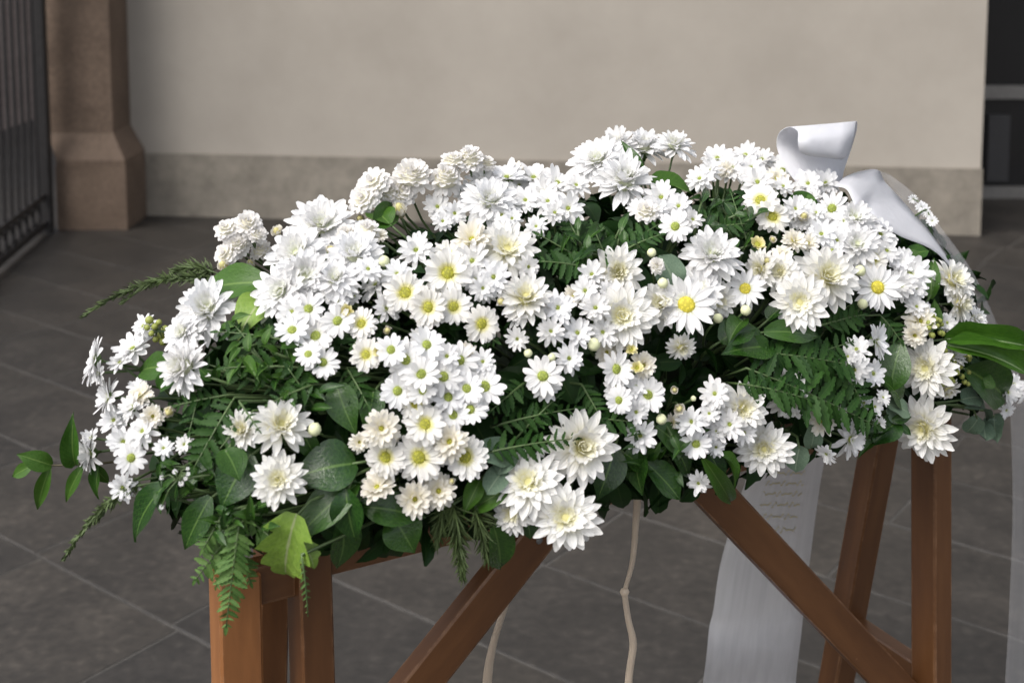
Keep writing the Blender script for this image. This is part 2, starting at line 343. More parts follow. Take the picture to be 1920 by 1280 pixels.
g0, g1 = at_z(88, 436, 0), at_z(0, 512, 0)
gd = (g1 - g0); gd.normalize(); gl = (g1 - g0).length; gn = Vector((0, 0, 1)).cross(gd)
gate = thing('iron_gate', g0, 'black wrought iron gate with upright bars at the left edge', 'gate')
b = MB(); b.box(g0 + Vector((0, 0, 1.2)), gd * .033, gn * .03, Vector((0, 0, 1.2))); b.build('gate_post', M['iron'], gate)
for z, h in ((.05, .016), (.19, .012), (1.75, .02)):
    b = MB(); b.box(g0 + gd * 1.0 + Vector((0, 0, z)), Vector((0, 0, h)), gn * .012, gd * .97); b.build('rail', M['iron'], gate)
barm = None
for k in range(17):
    p = g0 + gd * (.12 + k * .108)
    if barm is None:
        b = MB(); b.tube([p + Vector((0, 0, .03)), p + Vector((0, 0, 2.3))], .0095, n=6); o = b.build('bar', M['iron'], gate); barm = o.data; p0 = p
    else: link('bar', barm, gate, Matrix.Translation(p - p0))
    b2 = MB(); q = p + gd * .0
    b2.tube([q + gd * .045 * math.cos(a) + gd * .054 + Vector((0, 0, .12 + .045 * math.sin(a))) for a in [i * math.pi / 5 for i in range(11)]], .007, n=5)
    b2.build('ring_ornament', M['iron'], gate)
for k in (6, 7, 8):
    b = MB(); c = g0 + gd * (.12 + k * .108) + Vector((0, 0, 1.13))
    for sgn in (-1, 1):
        b.tube([c + gd * sgn * (.05 * math.sin(a * .9)) + Vector((0, 0, .20 * (a / 4.4 - .5))) for a in [i * .4 for i in range(12)]], .012, n=5)
    b.build('scroll', M['iron'], gate)
b = MB(); s0 = Vector((-4.6, 3.0, 0)); b.cbox((-4.2, 4.5, -.01), (-3.9, 15.0, 2.3))
tag(b.build('side_wall', M['back_wall']), 'reddish brown wall standing behind the iron gate bars', 'wall')

dy = at_z(1890, 372, 0).y
dx0 = at_y(1838, 200, dy).x; dx1 = dx0 + 1.5
door = thing('glazed_door', Vector((dx0, dy, 0)), 'dark glazed metal door in the recess at the right end of the wall', 'door')
zb = at_y(1890, 360, dy).z; zm0, zm1 = at_y(1890, 186, dy).z, at_y(1890, 161, dy).z
for nm, a_, c_, mt in (('bottom_rail', -.01, zb + .03, 'rail_metal'), ('middle_rail', zm0, zm1, 'rail_metal')):
    b = MB(); b.cbox((dx0, dy, a_), (dx1, dy + .06, c_)); b.build(nm, M[mt], door)
for a_, c_ in ((zb + .031, zm0 - .001), (zm1 + .001, 2.3)):
    b = MB(); b.cbox((dx0, dy + .02, a_), (dx1, dy + .04, c_)); b.build('pane', M['dark_glass'], door)
b = MB(); b.cbox((dx0 + .05, dy - .003, zb + .06), (dx0 + .17, dy + .018, zm0 - .09)); b.build('panel', M['dark_panel'], door)
b = MB(); b.cbox((dx0 - .4, dy + .061, -.01), (dx1 + .6, dy + .3, 4.6)); tag(b.build('recess_wall', M['dark_panel']), 'dark wall around the glazed door in the recess', 'wall')
b = MB(); b.cbox((dx1 + .001, 5.2, -.01), (dx1 + .6, dy - .001, 4.6)); tag(b.build('far_wall', M['plaster']), 'plastered wall beyond the glazed door, out at the right', 'wall')

# ------------------------------------------------------------------ wooden bier
ZR = .770
A0, A1 = at_z(600, 1072, ZR), at_z(1190, 925, ZR)
U = (A1 - A0); U.z = 0; U.normalize(); Wd = Vector((-U.y, U.x, 0))              # U along the rail, Wd away from the viewer
pn = Wd
def s_at(px, py): return (at_plane(px, py, A0, pn) - A0).dot(U)
def on(s, wv, z): p = A0 + U * s + Wd * wv; p.z = z; return p
sL, sR = s_at(579, 1090), s_at(1735, 1000)
FWD = .13
stand = thing('wooden_bier', on((sL + sR) / 2, FWD / 2, 0), 'brown varnished wooden bier with splayed legs and diagonal braces carrying the flowers', 'bier')
def leg(s, w0, w1, ds=0, hw=.0165, ht=.0165, tw=0, z1=ZR + .058, name='leg', mt='wood'):
    b = MB(); side = (U * math.cos(tw) + Wd * math.sin(tw))
    b.beam(on(s + ds, w1, 0), on(s, w0, z1), side, hw, ht); return b.build(name, M[mt], stand)
leg(sL, 0, -.03, .0, .018, .0165, rad(8)); leg(sR, 0, -.045, -.006, .018, .020, rad(6))
leg(sL + .004, FWD, FWD + .10); leg(sR, .068, .215, 0, .020, .018)
leg(sL - .074, .004, -.002, -.002, .021, .021, rad(0), ZR + .02, mt='lit_tint')['label'] = 'near end leg in paler wood, light painted into its colour'
b = MB(); b.beam(on(sL - .056, .004, ZR + .005), on(sL - .017, .004, ZR + .005), Wd, .012, .02); b.build('cleat', M['wood'], stand)
for wv in (.0, FWD):
    b = MB(); b.beam(on(sL + .019, wv, ZR + .028), on(sR - .019, wv, ZR + .028), Wd, .012, .028); b.build('rail', M['wood'], stand)
for s in (sL + .03, sR - .05, (sL + sR) / 2):
    b = MB(); b.beam(on(s, .013, ZR + .03), on(s, FWD - .013, ZR + .03), U, .012, .02); b.build('cross_rail', M['wood'], stand)
pB = at_plane(1720, 1330, on(0, -.012, 0), pn); pT = at_plane(1300, 885, on(0, -.012, 0), pn)
b = MB(); b.beam(pT, pB, U + Vector((0, 0, 1)), .0225, .011); b.build('brace', M['wood'], stand)
pB = at_plane(607, 1500, on(0, -.012, 0), pn); pT = at_plane(1025, 975, on(0, -.012, 0), pn)
b = MB(); b.beam(pT, pB, U - Vector((0, 0, 1)), .0225, .011); b.build('brace', M['wood'], stand)
zst = .415
SCR = dome_mesh('screw', .0042, .002, M['rail_metal'], 0, 10, 2)
for q in (pT.lerp(pB, .06), pT.lerp(pB, .93), on(.471, 0, ZR + .02), on(.44, 0, ZR + .035)):
    c = q - Wd * (.0118 if q.z > .5 or True else 0); link('screw', SCR, stand, Matrix.Translation(c - stand.location) @ (-Wd).to_track_quat('Z', 'Y').to_matrix().to_4x4())
b = MB(); b.beam(on(sR + .002, -.02, zst - .01), on(sR + .002, .135, zst - .01), Vector((0, 0, 1)), .022, .012); b.build('stretcher', M['wood'], stand)
b = MB(); b.beam(on(sL, -.01, .22), on(sL, FWD + .06, .22), Vector((0, 0, 1)), .022, .012); b.build('stretcher', M['wood'], stand)
b = MB(); b.box(on((sL + sR) / 2, FWD / 2, ZR + .063), U * .40, Wd * .088, Vector((0, 0, .005)))
for k in (-1, 1): b.box(on((sL + sR) / 2, FWD / 2 + k * .086, ZR + .078), U * .40, Wd * .004, Vector((0, 0, .010)))
b.box(on((sL + sR) / 2, FWD / 2, ZR + .113), U * .39, Wd * .080, Vector((0, 0, .045)))
tag(b.build('floral_foam', M['foam']), 'dark green block of floral foam hidden under the flowers on the bier', 'floral foam')

# ------------------------------------------------------------------ the mound the flowers stand on
DC = on(.42, FWD / 2, .85)
AX, BX, CU, CD = .615, .215, .275, .115
def Fval(p):
    q = p - DC; u, v, z = q.dot(U) / AX, q.dot(Wd) / BX, q.z / (CU if q.z > 0 else CD)
    return abs(u) ** 2.8 + abs(v) ** 2.2 + abs(z) ** 2.2
def grad(p):
    e = .004; g = Vector([Fval(p + Vector(d) * e) - Fval(p - Vector(d) * e) for d in ((1, 0, 0), (0, 1, 0), (0, 0, 1))])
    return g.normalized() if g.length > 1e-9 else Vector((0, 0, 1))
def surf(px, py, off=0.0):
    d = ray(px, py).normalized(); best = (1e9, None); t = .85; prev = None
    while t < 2.4:
        p = CAM + d * t; f = Fval(p)
        if f < best[0]: best = (f, t)
        if f < 1:
            for _ in range(6):
                t2 = t - .006; 
                if Fval(CAM + d * t2) < 1: t = t2
                else: break
            return CAM + d * (t - off)
        t += .03 if f > 6 else .012
    return CAM + d * (best[1] - off)
def facing(p, px, py, ab, jit=.14):
    tc = (CAM - p).normalized()
    if ab is not None:
        a, bb = ab; r = RT; u = UP; c = math.sqrt(max(0.02, 1 - a * a - bb * bb)); n = r * a + u * bb + tc * c
    else:
        n = grad(p) * .62 + tc * .42 + Vector((0, 0, .22))
    return (n.normalized() + Vector((R.gauss(0, jit), R.gauss(0, jit), R.gauss(0, jit)))).normalized()
def frame(p, n, spin, s):
    q = n.to_track_quat('Z', 'Y'); return Matrix.Translation(p) @ q.to_matrix().to_4x4() @ Matrix.Rotation(spin, 4, 'Z') @ Matrix.Scale(s, 4)

# ------------------------------------------------------------------ flower heads (unit diameter, facing +Z)
def petal(L, hw, l0, l1, tip, cup, r0=.03, z0=0, nx=6, twist=0, curl=0):
    """a petal along +X: base radius r0, half width hw, lift angles l0..l1 in degrees, tip 0 blunt .. 1 pointed"""
    V, UV = [], []; x, z = r0, z0; st = (L - r0) / nx
    for i in range(nx + 1):
        t = i / nx
        w_ = hw * (.30 + .70 * min(1, t / .45) ** .8) * (1 if t < .6 else (1 - ((t - .6) / .4) ** (2.6 - 1.3 * tip) * (.45 + .52 * tip)))
        for j, v in enumerate((-1, -.45, .45, 1)):
            V.append((x + (0 if abs(v) < 1 or t < .9 else -.012), v * w_, z + cup * hw * (v * v - .3) + twist * v * w_ * t)); UV.append(((v + 1) / 2, t))
        a = rad(l0 + (l1 - l0) * t + curl * max(0, t - .7) * 3); x += st * math.cos(a); z += st * math.sin(a)
    F = [(i * 4 + j, i * 4 + j + 1, i * 4 + 5 + j, i * 4 + 4 + j) for i in range(nx) for j in range(3)]
    return V, F, UV
def spin_into(mb, geo, ang, roll=0):
    c, s = math.cos(ang), math.sin(ang); V, F, UV = geo
    mb.add([(x * c - (y + roll * z) * s, x * s + (y + roll * z) * c, z) for x, y, z in V], F, UV)
def petals_mesh(rows, mat, seed):
    r = random.Random(seed); mb = MB()
    for (n, L, hw, l0, l1, tip, cup, r0, z0) in rows:
        ph = r.random() * 6
        open_ = r.uniform(-8, 12); l0 += open_; l1 += open_ * 1.3
        for k in range(n):
            if r.random() < .04: continue
            a = ph + (k + r.uniform(-.22, .22)) * 2 * math.pi / n
            dl = r.gauss(0, 10) + (28 if r.random() < .05 else 0)
            spin_into(mb, petal(L * r.uniform(.82, 1.06), hw * r.uniform(.82, 1.14), l0 + dl * .5, l1 + dl * 1.3, tip, cup, r0, z0, 5 if L < .2 else 6, r.gauss(0, .18), r.gauss(0, 10)), a)
    return mesh('petals', mb.V, mb.F, mat, mb.UV)
def calyx_mesh(rr=.16, h=.14):
    n = 10; prof = [(.035, -h - .05), (.04, -h), (rr * .75, -h * .65), (rr, -.02), (rr * .7, .01)]
    V = [(r_ * math.cos(i * 2 * math.pi / n), r_ * math.sin(i * 2 * math.pi / n), z) for r_, z in prof for i in range(n)]
    F = [(j * n + i, j * n + (i + 1) % n, (j + 1) * n + (i + 1) % n, (j + 1) * n + i) for j in range(len(prof) - 1) for i in range(n)]
    F += [tuple(range(n - 1, -1, -1)), tuple((len(prof) - 1) * n + i for i in range(n))]
    return mesh('flower_head', V, F, M['calyx'])
CAL = calyx_mesh(); CALB = calyx_mesh(.12, .10)
# rows: n, L, half width, lift0, lift1, tip, cup, r0, z0
KIND = {
 'd': dict(rows=[(13, .50, .078, 12, -6, .25, .18, .07, .015), (13, .49, .075, 4, -18, .25, .18, .07, -.005)], mat='p_white', disc=('d_green', .135, .07)),
 'e': dict(rows=[(16, .47, .070, 26, 2, .15, .22, .08, .02), (17, .50, .070, 10, -10, .15, .2, .08, 0), (15, .5, .07, 0, -22, .15, .2, .08, -.02)], mat='p_halo', disc=('d_olive', .15, .06)),
 'w': dict(rows=[(9, .33, .066, 40, 16, .3, .25, .04, .03), (12, .46, .075, 20, 0, .3, .2, .05, .01), (12, .50, .075, 6, -18, .3, .2, .05, -.01)], mat='p_white', disc=('d_green', .07, .06)),
 'c': dict(rows=[(9, .28, .06, 62, 40, .2, .35, .05, .02), (13, .42, .07, 36, 12, .2, .3, .05, .01), (15, .5, .075, 12, -10, .2, .22, .06, -.01), (13, .5, .07, 0, -24, .2, .2, .06, -.02)], mat='p_cream', disc=('d_olive', .08, .05)),
 'S': dict(rows=[(15, .50, .062, 14, -2, .75, .25, .08, .015), (15, .49, .060, 4, -14, .75, .25, .08, -.005)], mat='p_white', disc=('d_yellow', .14, .06)),
 'k': dict(rows=[(11, .40, .11, 55, 25, .1, .35, .08, .0), (12, .48, .11, 40, 8, .1, .3, .08, -.02)], mat='p_yellow', disc=('d_olive', .2, .08)),
 'P': dict(rows=[(10, .20, .055, 80, 60, .1, .25, .02, .15), (14, .30, .065, 62, 36, .1, .25, .08, .12), (17, .39, .075, 42, 12, .1, .22, .12, .08), (19, .46, .085, 22, -10, .1, .2, .14, .03), (19, .50, .085, 4, -32, .1, .2, .14, -.03)], mat='p_blush', disc=('p_blush', .34, .20)),
 'H': dict(rows=[(7, .42, .17, 86, 78, .3, .5, .12, -.1), (8, .46, .17, 76, 60, .2, .5, .14, -.12)], mat='p_cream', disc=('p_cream', .17, .30)),
 'M': dict(rows=[(14, .36, .060, 46, 28, .55, .35, .05, .03)], outer=[(17, .50, .070, 12, -10, .55, .28, .07, -.015), (16, .45, .068, 28, 8, .55, .3, .07, .01)], mat='p_mum', core=[(18, .27, .042, 58, 30, .4, .35, .04, .04), (13, .19, .036, 66, 42, .4, .35, .02, .06)], cmat='p_core', disc=('p_core', .13, .11)),
 'W': dict(rows=[(17, .38, .062, 48, 24, .5, .35, .05, .03)], outer=[(19, .50, .070, 12, -16, .5, .28, .07, -.02), (18, .46, .070, 28, 4, .5, .3, .07, .005)], mat='p_white', core=[(18, .28, .046, 58, 30, .4, .35, .04, .04), (13, .19, .038, 66, 42, .4, .35, .02, .06)], cmat='p_wcore', disc=('p_wcore', .14, .11)),
}
NV = 7
for k, t in KIND.items():
    t['pm'] = [petals_mesh(t['rows'] + (t.get('core', []) if k in 'P' else []), M[t['mat']], hash_ * 13 + ord(k)) for hash_ in range(NV)]
    if t['disc']: t['dm'] = dome_mesh('disc', t['disc'][1], t['disc'][2], M[t['disc'][0]], .01)
    if 'core' in t: t['cm'] = [petals_mesh(t['core'], M[t['cmat']], i * 7 + ord(k)) for i in range(NV)]
    if 'outer' in t:
        t['om'] = []
        for row in t['outer']:
            n, L, hw, l0, l1, tip, cup, r0, z0 = row; ms = []
            for i in range(6):
                g = petal(L * R.uniform(.9, 1.06), hw * R.uniform(.85, 1.15), l0 + R.gauss(0, 4), l1 + R.gauss(0, 12), tip, cup, r0, z0, 6, R.gauss(0, .2), R.gauss(0, 14))
                ms.append(mesh('petal', g[0], g[1], M[t['mat']], g[2]))
            t['om'].append((n, ms))
def bud_mesh():
    n = 10; prof = [(.02, -.62), (.05, -.5), (.30, -.36), (.46, -.1), (.48, .12), (.36, .36), (.16, .48), (.02, .5)]
    V = [(r_ * math.cos(i * 2 * math.pi / n) * (1 + .05 * (i % 2)), r_ * math.sin(i * 2 * math.pi / n) * (1 + .05 * (i % 2)), z) for r_, z in prof for i in range(n)]
    F = [(j * n + i, j * n + (i + 1) % n, (j + 1) * n + (i + 1) % n, (j + 1) * n + i) for j in range(len(prof) - 1) for i in range(n)]
    fm = [1 if f[0] // n < 2 else 0 for f in F]
    return mesh('bud', V, F, None, None, True, [M['bud'], M['calyx']], fm)
BUD = bud_mesh()

def spray(name, cat, label, group, heads, stemoff=.0):
    heads = list(heads)
    if any(q in label for q in ('crowd', 'massed', 'top right', 'spilling', 'clump', 'clustered', 'nestled', 'bow', 'tucked', 'right edge')) or (len(heads) >= 7 and not any(q in label for q in ('spaced', 'arc', 'loose', 'button'))):
        for _ in range(int(len(heads) * .55)):
            h = R.choice(heads); heads.insert(0, (h[0] + R.uniform(-42, 42), h[1] + R.uniform(-26, 34), R.uniform(38, 56), R.choice('wwwcd'), h[4] if len(h) > 4 else None, -.016))
    pts = []
    for i, h in enumerate(heads):
        px, py, dpx, k = h[:4]; ab = h[4] if len(h) > 4 else None; off = h[5] if len(h) > 5 else 0
        p = surf(px, py, .012 + off + (.004 * (i % 3)))
        pts.append((p, dpx * {'d': .92, 'e': .93, 'w': .93, 'c': .95, 'M': .97}.get(k, 1) / FPX * depth(p), k, facing(p, px, py, ab, .05 if ab is not None else .13)))
    cen = sum((p for p, *_ in pts), Vector()) / len(pts)
    root = DC + (cen - DC) * .50; root.z = max(.84, root.z - .03)
    t = thing(name, root, label, cat, group); T0 = Matrix.Translation(-root)
    st = MB(); node = root + (cen - root) * .45
    st.tube([root, (root + node) / 2, node], .0026, .0022)
    for p, s, k, n in pts:
        bk = p - n * s * (.17 if k != 'B' else .5)
        st.tube(bez(node, bk - n * (bk - node).length * .45, bk, 5), .0017, .0013)
        if k == 'B':
            link('bud', BUD, t, T0 @ frame(p, n, R.random() * 6, s)); continue
        K = KIND[k]; Fm = T0 @ frame(p, n, R.random() * 6.28, s) @ Matrix.Diagonal((1, R.uniform(.88, 1.06), R.uniform(.75, 1.5), 1)); v = R.randrange(NV)
        hd = link('flower_head', CAL if k not in 'kH' else CALB, t, Fm)
        link('petals', K['pm'][v], hd)
        if K['disc']: link('disc', K['dm'], hd)
        if 'cm' in K: link('centre_petals', K['cm'][(v + 1) % NV], hd)
        if 'om' in K:
            for n_, ms in K['om']:
                ph = R.random() * 6
                for q in range(n_):
                    if R.random() < .04: continue
                    link('petal', R.choice(ms), hd, Matrix.Rotation(ph + (q + R.uniform(-.25, .25)) * 2 * math.pi / n_, 4, 'Z') @ Matrix.Rotation(R.gauss(0, .10), 4, 'Y'))
    so = st.build('stem', M['stem'], t, True)
    return t

GD, GM, GB = 'daisy sprays in the flower arrangement', 'large chrysanthemums in the flower arrangement', 'button chrysanthemum sprays in the flower arrangement'
D, MU, BT = 'daisy_spray', 'chrysanthemum', 'button_chrysanthemum'
SP = [
 (D, 'daisy', 'white daisies seen edge on, outermost flowers at the left tip of the arrangement', GD, [(178, 675, 105, 'w', (-.93, .12)), (205, 745, 85, 'w', (-.88, .0)), (186, 700, 60, 'w', (-.8, -.1))]),
 (D, 'daisy', 'white daisies tilted upwards above the left tip, beside yellowish green berries', GD, [(250, 655, 95, 'w', (-.45, .72)), (270, 612, 62, 'w', (-.6, .45)), (225, 680, 60, 'w', (-.5, .6))]),
 (D, 'daisy', 'dense clump of white daisies at the lower left, above the dark pointed leaf', GD, [(262, 742, 62, 'c', (-.4, .5)), (248, 765, 72, 'w'), (215, 788, 74, 'w', (-.5, .1)), (232, 828, 78, 'w', (-.3, .1)), (268, 808, 76, 'w'), (246, 858, 70, 'd', (-.1, -.1)), (286, 780, 52, 'c', (.1, .1))]),
 (D, 'daisy', 'white daisy seen from the side low at the left, beside the trailing leafy twig', GD, [(170, 850, 88, 'w', (-.85, -.1)), (172, 820, 50, 'w', (-.8, .2))]),
 (D, 'daisy', 'single white daisy hanging lowest at the left, under the dense daisy clump', GD, [(232, 912, 68, 'w', (-.35, -.35))]),
 (MU, 'chrysanthemum', 'pair of shaggy white chrysanthemums under the big ribbed leaf at the left', GM, [(392, 585, 125, 'W', (-.15, .55)), (352, 690, 125, 'W', (-.72, .15)), (345, 625, 100, 'W', (-.5, .4)), (318, 770, 48, 'H', (-.2, -.2))]),
 (BT, 'chrysanthemum', 'blush button chrysanthemums standing highest at the left above the ribbed leaf', GB, [(425, 430, 52, 'P', (-.4, .6)), (465, 420, 60, 'P', (0, .7)), (482, 438, 46, 'P', (.3, .6)), (444, 458, 60, 'P', (-.2, .5)), (424, 477, 58, 'P', (-.5, .4)), (420, 500, 52, 'H', (-.3, .5)), (490, 470, 46, 'P', (-.2, .6)), (472, 497, 34, 'H'), (520, 435, 42, 'H', (-.5, .6))]),
 (MU, 'chrysanthemum', 'large massed white double chrysanthemums on the upper left shoulder of the mound', GM, [(605, 425, 150, 'W', (0, .72)), (560, 480, 130, 'W', (-.3, .55)), (530, 548, 128, 'W', (-.45, .25)), (572, 520, 110, 'W', (-.1, .3)), (548, 585, 80, 'w', (-.3, 0))]),
 (BT, 'chrysanthemum', 'small blush buds between the massed white chrysanthemums and the daisies', GB, [(618, 468, 42, 'H', (.5, .6)), (594, 490, 34, 'H', (.3, .3)), (688, 435, 58, 'P', (0, .75)), (650, 440, 50, 'P', (-.2, .7))]),
 (MU, 'chrysanthemum', 'two overlapping white chrysanthemums facing up, left of the yellow eyed daisies', GM, [(665, 480, 118, 'W', (.05, .66)), (628, 525, 105, 'W', (-.1, .6)), (690, 505, 70, 'w', (.1, .5))]),
 (D, 'daisy', 'white daisies with small green eyes beside the dark fern fronds at the left', GD, [(578, 580, 82, 'd'), (548, 620, 76, 'd'), (592, 630, 86, 'd'), (633, 602, 80, 'd'), (578, 664, 62, 'd'), (605, 680, 76, 'd'), (678, 608, 74, 'e'), (652, 583, 32, 'k')]),
 (D, 'daisy', 'big cluster of white daisies with bright green eyes in the middle of the front', GD, [(733, 656, 72, 'd'), (760, 675, 96, 'd'), (800, 647, 76, 'd'), (838, 668, 66, 'w'), (862, 676, 84, 'd'), (832, 706, 84, 'd'), (790, 702, 86, 'd'), (905, 678, 60, 'w'), (908, 725, 96, 'd'), (875, 728, 76, 'd'), (840, 745, 76, 'd'), (745, 733, 78, 'd'), (792, 733, 66, 'd'), (850, 778, 72, 'd'), (882, 768, 76, 'd')]),
 (D, 'daisy', 'single yellowish daisy with a tiny yellow bud, left of the green eyed cluster', GD, [(686, 665, 76, 'e'), (686, 665, 1, 'B'), (712, 659, 34, 'k')][0:1] + [(712, 659, 34, 'k')]),
 (D, 'daisy', 'cream daisies with olive yellow eyes lowest in the middle, above the glossy leaves', GD, [(778, 757, 78, 'e'), (797, 795, 92, 'e'), (715, 803, 82, 'c'), (722, 858, 92, 'e'), (785, 857, 108, 'e'), (843, 828, 84, 'c'), (872, 857, 96, 'e'), (707, 913, 78, 'c', (-.1, .62)), (778, 935, 76, 'c', (-.1, -.1)), (822, 920, 82, 'c', (.1, .0)), (846, 903, 30, 'H', (.3, .3))]),
 (D, 'daisy', 'yellow eyed daisies in an arc on the left half, just above the green eyed cluster', GD, [(780, 470, 86, 'w', (0, .35)), (838, 475, 60, 'e', (0, .35)), (840, 512, 106, 'e', (0, .12)), (745, 515, 76, 'w', (-.1, .5)), (760, 550, 92, 'e', (0, .3)), (803, 576, 88, 'e', (0, .1)), (850, 575, 84, 'e', (.1, .1)), (903, 607, 82, 'e', (.25, 0)), (720, 490, 22, 'B', (0, .7))]),
 (D, 'daisy', 'white daisies turned away showing the backs of their petals, behind the yellow eyed arc', GD, [(705, 535, 84, 'w', (-.5, .7), -.02), (722, 580, 70, 'w', (.6, .5), -.02), (725, 620, 40, 'H', (.2, .1), -.02)]),
 (BT, 'chrysanthemum', 'blush button chrysanthemums arching on thin stems at the top left against the plinth', GB, [(700, 345, 74, 'P', (-.3, .6)), (684, 372, 70, 'P', (-.5, .4)), (772, 330, 88, 'P', (.1, .78)), (752, 357, 74, 'P', (.3, .3)), (750, 398, 56, 'H', (-.2, .8)), (836, 338, 76, 'P', (0, .82)), (676, 410, 36, 'H', (-.2, .1)), (728, 360, 50, 'P', (0, .5))]),
 (BT, 'chrysanthemum', 'three flat cream button flowers on the tallest stems, top centre left', GB, [(850, 303, 58, 'P', (-.1, .9)), (880, 303, 66, 'P', (0, .9)), (910, 306, 48, 'P', (.2, .9))]),
 (D, 'daisy', 'crowded white daisies along the back of the ridge, centre left under the plinth', GD, [(905, 340, 84, 'w', (0, .75)), (950, 335, 90, 'w', (0, .8)), (1000, 335, 92, 'w', (.1, .8)), (1045, 345, 86, 'w', (.1, .75)), (1080, 348, 66, 'w', (.2, .7)), (975, 350, 80, 'w', (0, .5)), (1018, 362, 70, 'w', (0, .5)), (880, 365, 70, 'w', (-.4, .4))]),
 (MU, 'chrysanthemum', 'large white chrysanthemum facing up before the crowded back daisies', GM, [(920, 382, 118, 'W', (0, .68))]),
 (D, 'daisy', 'snow white daisies on top of the dark centre fern, left of the tall chrysanthemums', GD, [(985, 376, 68, 'w', (0, .55)), (1027, 378, 72, 'w', (0, .5)), (1065, 392, 78, 'w', (.1, .35)), (1005, 425, 52, 'w', (0, .4)), (1040, 400, 60, 'w', (0, .4))]),
 (D, 'daisy', 'white daisies half hidden behind thin green stems, under the blush buttons', GD, [(820, 388, 68, 'w', (0, .3), -.03), (852, 400, 60, 'w', (.2, .1), -.03), (830, 415, 50, 'w', (0, .2), -.03), (940, 405, 70, 'w', (.2, .3), -.02), (960, 410, 50, 'w', (0, .2), -.02)]),
 (MU, 'chrysanthemum', 'largest white chrysanthemum at the very centre, left of the dark fern', GM, [(950, 470, 142, 'M', (.05, .42)), (990, 500, 60, 'w', (.4, .1))]),
 (D, 'daisy', 'white daisies nestled against the largest centre chrysanthemum on its left', GD, [(885, 450, 86, 'c', (-.1, .6)), (885, 490, 92, 'w', (0, .3)), (925, 520, 84, 'w', (.1, .1)), (905, 540, 60, 'w', (.1, -.1)), (890, 525, 66, 'w', (-.1, 0))]),
 (MU, 'chrysanthemum', 'white chrysanthemum with upright pointed petals below the largest centre one', GM, [(985, 562, 116, 'M', (.05, .62)), (940, 566, 38, 'H', (-.2, .2))]),
 (D, 'daisy', 'small white star daisies spaced apart with round buds on the dark centre', GD, [(970, 592, 58, 'w'), (1045, 577, 78, 'w'), (1032, 622, 68, 'w'), (970, 635, 58, 'w', (-.2, 0)), (1066, 672, 76, 'w'), (1018, 705, 92, 'd'), (1022, 722, 74, 'w'), (990, 662, 17, 'B'), (1034, 670, 16, 'B'), (1082, 625, 78, 'w', (.2, .5)), (1020, 570, 50, 'w', (-.2, .4))]),
 (MU, 'chrysanthemum', 'pair of cream centred chrysanthemums stacked right of the centre, the upper one more yellow', GM, [(1158, 512, 122, 'M', (.05, .1)), (1166, 592, 146, 'M', (.0, .05))]),
 (D, 'daisy', 'white daisies tucked against the left side of the two stacked cream centred chrysanthemums', GD, [(1110, 515, 66, 'w', (-.2, .3)), (1098, 545, 68, 'w', (-.3, .2)), (1116, 578, 74, 'w'), (1130, 622, 70, 'w', (0, -.2)), (1113, 646, 26, 'B'), (1140, 545, 50, 'w')]),
 (MU, 'chrysanthemum', 'tall white chrysanthemums in side view crowning the top centre around a dark curled leaf', GM, [(1122, 303, 124, 'W', (-.15, .84)), (1158, 280, 96, 'W', (-.2, .85), -.05), (1172, 346, 132, 'W', (.05, .78)), (1208, 282, 96, 'W', (0, .88), -.04), (1264, 276, 92, 'W', (.15, .9))]),
 (D, 'daisy', 'white daisies spilling down right of the tall chrysanthemums beside a broad leaf', GD, [(1240, 372, 80, 'w', (0, .5)), (1272, 388, 72, 'w', (.1, .4)), (1266, 425, 76, 'd', (0, .2)), (1298, 412, 52, 'w', (.3, .3)), (1212, 396, 56, 'P', (0, .6)), (1232, 392, 60, 'w', (0, .4))]),
 (MU, 'chrysanthemum', 'single broad white chrysanthemum lying flat right of the round grey green leaf', GM, [(1335, 482, 128, 'W', (0, .48))]),
 (D, 'daisy', 'small half open cream bud resting on the round grey green leaf', GD, [(1232, 498, 38, 'P', (0, .3), .02), (1243, 531, 21, 'B', (0, .2), .02), (1222, 474, 18, 'B', (0, .5), .01)]),
 (MU, 'chrysanthemum', 'open white chrysanthemum with a bright yellow disc and pale ones on both sides', GM, [(1240, 572, 108, 'M', (-.1, .25)), (1345, 562, 92, 'M', (.35, -.1), -.02), (1312, 545, 96, 'W', (.1, .5), -.01), (1287, 571, 128, 'S', (.0, .1), .02)]),
 (D, 'daisy', 'single starry white daisy with a cream disc and two round buds on long stems', GD, [(1397, 541, 82, 'S', (.12, .1)), (1346, 597, 19, 'B'), (1398, 582, 21, 'B')]),
 (MU, 'chrysanthemum', 'drooping pale chrysanthemum in shadow under the yellow disc flower', GM, [(1276, 648, 72, 'M', (.3, -.5))]),
 (D, 'daisy', 'white daisies at the top right, left of the satin bow', GD, [(1345, 297, 72, 'w', (-.1, .6)), (1398, 292, 72, 'w', (0, .7)), (1428, 300, 62, 'w', (.1, .7)), (1372, 316, 76, 'w', (0, .5)), (1312, 336, 74, 'w', (-.3, .6)), (1456, 308, 54, 'w', (.2, .7)), (1330, 320, 56, 'w', (-.2, .4)), (1408, 315, 60, 'w', (0, .5))]),
 (D, 'daisy', 'white and yellow eyed daisies in a downward row below the top right daisies', GD, [(1420, 342, 78, 'w', (0, .4)), (1455, 335, 56, 'c', (.2, .4)), (1426, 376, 78, 'e', (0, .35)), (1448, 406, 78, 'e', (.1, .1)), (1490, 392, 66, 'w', (.4, .35)), (1468, 350, 54, 'w', (.3, .5)), (1505, 408, 40, 'H', (.3, .2))]),
